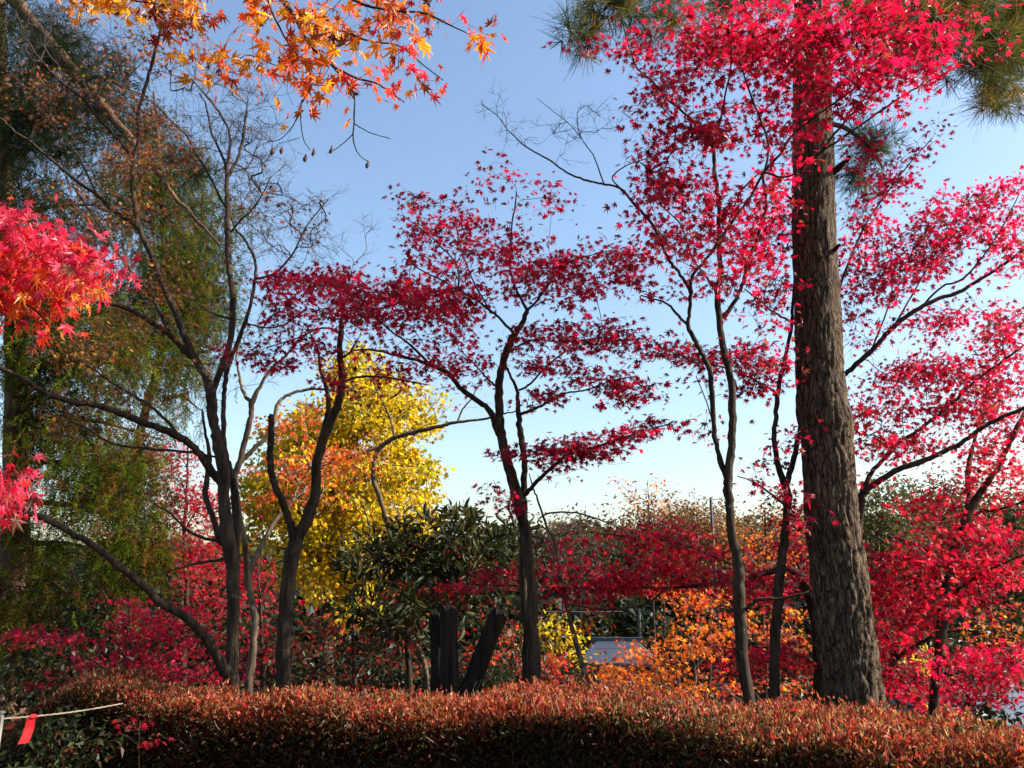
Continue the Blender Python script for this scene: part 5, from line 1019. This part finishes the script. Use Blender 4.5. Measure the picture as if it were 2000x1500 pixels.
def far_wood():
    r = np.random.default_rng(77); pos = []; pc = []
    K = 0
    for y in np.arange(64, 140, 4.2):
        for x in np.arange(-90, 130, 4.4):
            if abs(x) > y*.78+6: continue
            cx, cy = x+r.normal()*1.3, y+r.normal()*1.3; g = gz(cx, cy); h = r.uniform(5.5, 9.); n = int(150*min(1, 90/y))
            if y < 70: h *= .8
            a = r.random(n)*6.28; u = r.uniform(-.2, 1, n); rad = (2.6+r.random()*.8)*np.sqrt(np.clip(1-u*u, .05, 1))*(.75+.25*r.random(n))
            p = np.stack([cx+rad*np.cos(a), cy+rad*np.sin(a), g+h*.45+h*.55*u], 1); pos.append(p)
            hi = y > 104
            c = [(.010, .017, .005), (.013, .02, .007), (.02, .02, .007)][r.integers(3)] if (not hi or r.random() < .35) else [(.12, .065, .028), (.16, .06, .02), (.08, .075, .022), (.09, .055, .03)][r.integers(4)]  # lower evergreens darkened in colour to carry the slope's shade
            pc.append(np.tile(c, (n, 1)))
    pos = np.concatenate(pos); pc = np.concatenate(pc); n = len(pos)
    bv, bf = SHAPE['oval']; nr = unit(r.normal(size=(n, 3))+np.array((0, -.2, .7))); tp = unit(np.cross(nr, r.normal(size=(n, 3)))); s2 = np.cross(nr, tp)
    s_ = .85*(.6+.8*r.random((n, 1, 1)))
    V = (bv[None, :, 0:1]*tp[:, None]+bv[None, :, 1:2]*1.5*s2[:, None]+bv[None, :, 2:3]*nr[:, None])*s_+pos[:, None]
    F = bf[None]+(np.arange(n)*4)[:, None, None]; col = pc*(1+.3*r.normal(size=(n, 1))).clip(.4, 1.8)
    o = put(mesh_np('far_wood', V.reshape(-1, 3), F.reshape(-1, 4), M['hedge'], np.repeat(col, 4, 0)), 'far_wood')
    tag(o, 'dark wood covering the hillside across the valley', 'wood', kind='stuff')
far_wood()

def house(label, px, py, Y, w, d, rot, roofc, h=4.2):
    c = P(px, py, Y); root = empty('house', (c[0], c[1], gz(c[0], c[1])), label, 'house'); g = gz(c[0], c[1])
    root.rotation_euler[2] = 0; ca, sa = math.cos(rot), math.sin(rot)
    def tr(p): return (c[0]+p[0]*ca-p[1]*sa, c[1]+p[0]*sa+p[1]*ca, p[2])
    zr = c[2]; ze = zr-.85
    def boxm(name, x0, x1, y0, y1, z0, z1, mat, par):
        V = [tr(p) for p in ((x0, y0, z0), (x1, y0, z0), (x1, y1, z0), (x0, y1, z0), (x0, y0, z1), (x1, y0, z1), (x1, y1, z1), (x0, y1, z1))]
        F = [(0, 3, 2, 1), (4, 5, 6, 7), (0, 1, 5, 4), (1, 2, 6, 5), (2, 3, 7, 6), (3, 0, 4, 7)]
        return put(mesh_np(name, np.array(V), np.array(F), mat), name, par)
    wall = plain('plaster', (.10, .09, .08), .9, .2); roofm = newmat('roof_sheet')
    m, t, out = roofm; p = t.nodes.new('ShaderNodeBsdfPrincipled'); p.inputs['Base Color'].default_value = (*roofc, 1); p.inputs['Roughness'].default_value = .45
    tc = t.nodes.new('ShaderNodeTexCoord'); wv = t.nodes.new('ShaderNodeTexWave'); wv.inputs['Scale'].default_value = 1.5; b = t.nodes.new('ShaderNodeBump'); b.inputs['Strength'].default_value = .6
    t.links.new(tc.outputs['Object'], wv.inputs[0]); t.links.new(wv.outputs[0], b.inputs['Height']); t.links.new(b.outputs[0], p.inputs['Normal']); t.links.new(p.outputs[0], out.inputs[0])
    boxm('wall', -w/2, w/2, -d/2, d/2, g-.5, ze-.05, wall, root)
    V = []; F = []
    ov = .6
    for q, (x0, x1, y0, y1, x2, x3) in enumerate(((-w/2-ov, w/2+ov, -d/2-ov, d/2+ov, -w/2-ov+.9, w/2+ov-.9),)):
        V = [tr(p) for p in ((x0, y0, ze), (x1, y0, ze), (x1, y1, ze), (x0, y1, ze), (x2, 0, zr), (x3, 0, zr), (x0, y0, ze-.18), (x1, y0, ze-.18), (x1, y1, ze-.18), (x0, y1, ze-.18))]
        F = [(0, 1, 5, 4), (2, 3, 4, 5), (1, 2, 5, 5), (3, 0, 4, 4), (6, 7, 1, 0), (7, 8, 2, 1), (8, 9, 3, 2), (9, 6, 0, 3), (9, 8, 7, 6)]
    me = bpy.data.meshes.new('roof'); me.from_pydata([tuple(v) for v in V], [], [tuple(dict.fromkeys(f)) for f in F]); me.materials.append(m); rf = put(me, 'roof', root)
    boxm('ridge', -w/2, w/2, -.12, .12, zr-.06, zr+.12, m, rf)
    boxm('seam', -w/2+.2, w/2-.2, -d/4-.08, -d/4+.02, (zr+ze)/2+.0, (zr+ze)/2+.10, m, rf)
    gl = plain('window_glass', (.03, .035, .04), .15, .5)
    for x in (-w*.3, 0, w*.3):
        wf = boxm('window', x-.6, x+.6, -d/2-.06, -d/2-.003, g+1.0, g+2.2, plain('window_frame', (.35, .35, .35)), root)
        boxm('pane', x-.52, x+.52, -d/2-.075, -d/2-.062, g+1.08, g+2.12, gl, wf)
house('house roof of blue-grey sheet metal glimpsed below the dark hillside, middle right', 1205, 1250, 40., 2.4, 3.0, -.12, (.035, .043, .06))
house('pale blue-grey roof glimpsed through red leaves at the lower right', 1960, 1335, 30., 5., 4., .25, (.08, .095, .125))

def pole(label, px, py, Y, wires, arms=True):
    c = P(px, py, Y); g = gz(c[0], Y); root = empty('power_pole', (c[0], Y, g), label, 'power pole')
    t = Tubes(); t.add([(c[0], Y, g-.3), (c[0], Y, (g+c[2])/2), (c[0], Y, c[2])], [.12, .10, .08], 10); t.build('shaft', plain('concrete', (.04, .035, .03)), root)
    for k in ((.1,) if arms else ()):
        t = Tubes(); t.add([(c[0]-.9, Y-.15, c[2]-k), (c[0]+.9, Y-.15, c[2]-k)], [.02, .02], 6); t.build('crossarm', plain('steel', (.15, .15, .15)), root)
    for q in wires:
        t = Tubes(); a = np.array((c[0]+q[0], Y-.15, c[2]-q[1])); b = P(q[2], q[3], q[4])
        t.add([a+(b-a)*s_-np.array((0, 0, 1.))*4*q[5]*s_*(1-s_) for s_ in np.linspace(0, 1, 24)], [.008]*24, 4); t.build('wire', plain('wire_metal', (.3, .3, .3)), root)
pole('far utility pole standing above the brown ridge trees', 1388, 972, 47., [(-.9, 1.0, 900, 1120, 60, .5)])
pole('utility pole before the dark hillside above the blue-grey roof', 1248, 1190, 44., [(-.9, .1, 1060, 1194, 44, .02), (.9, .1, 1380, 1186, 44, .02)], False)
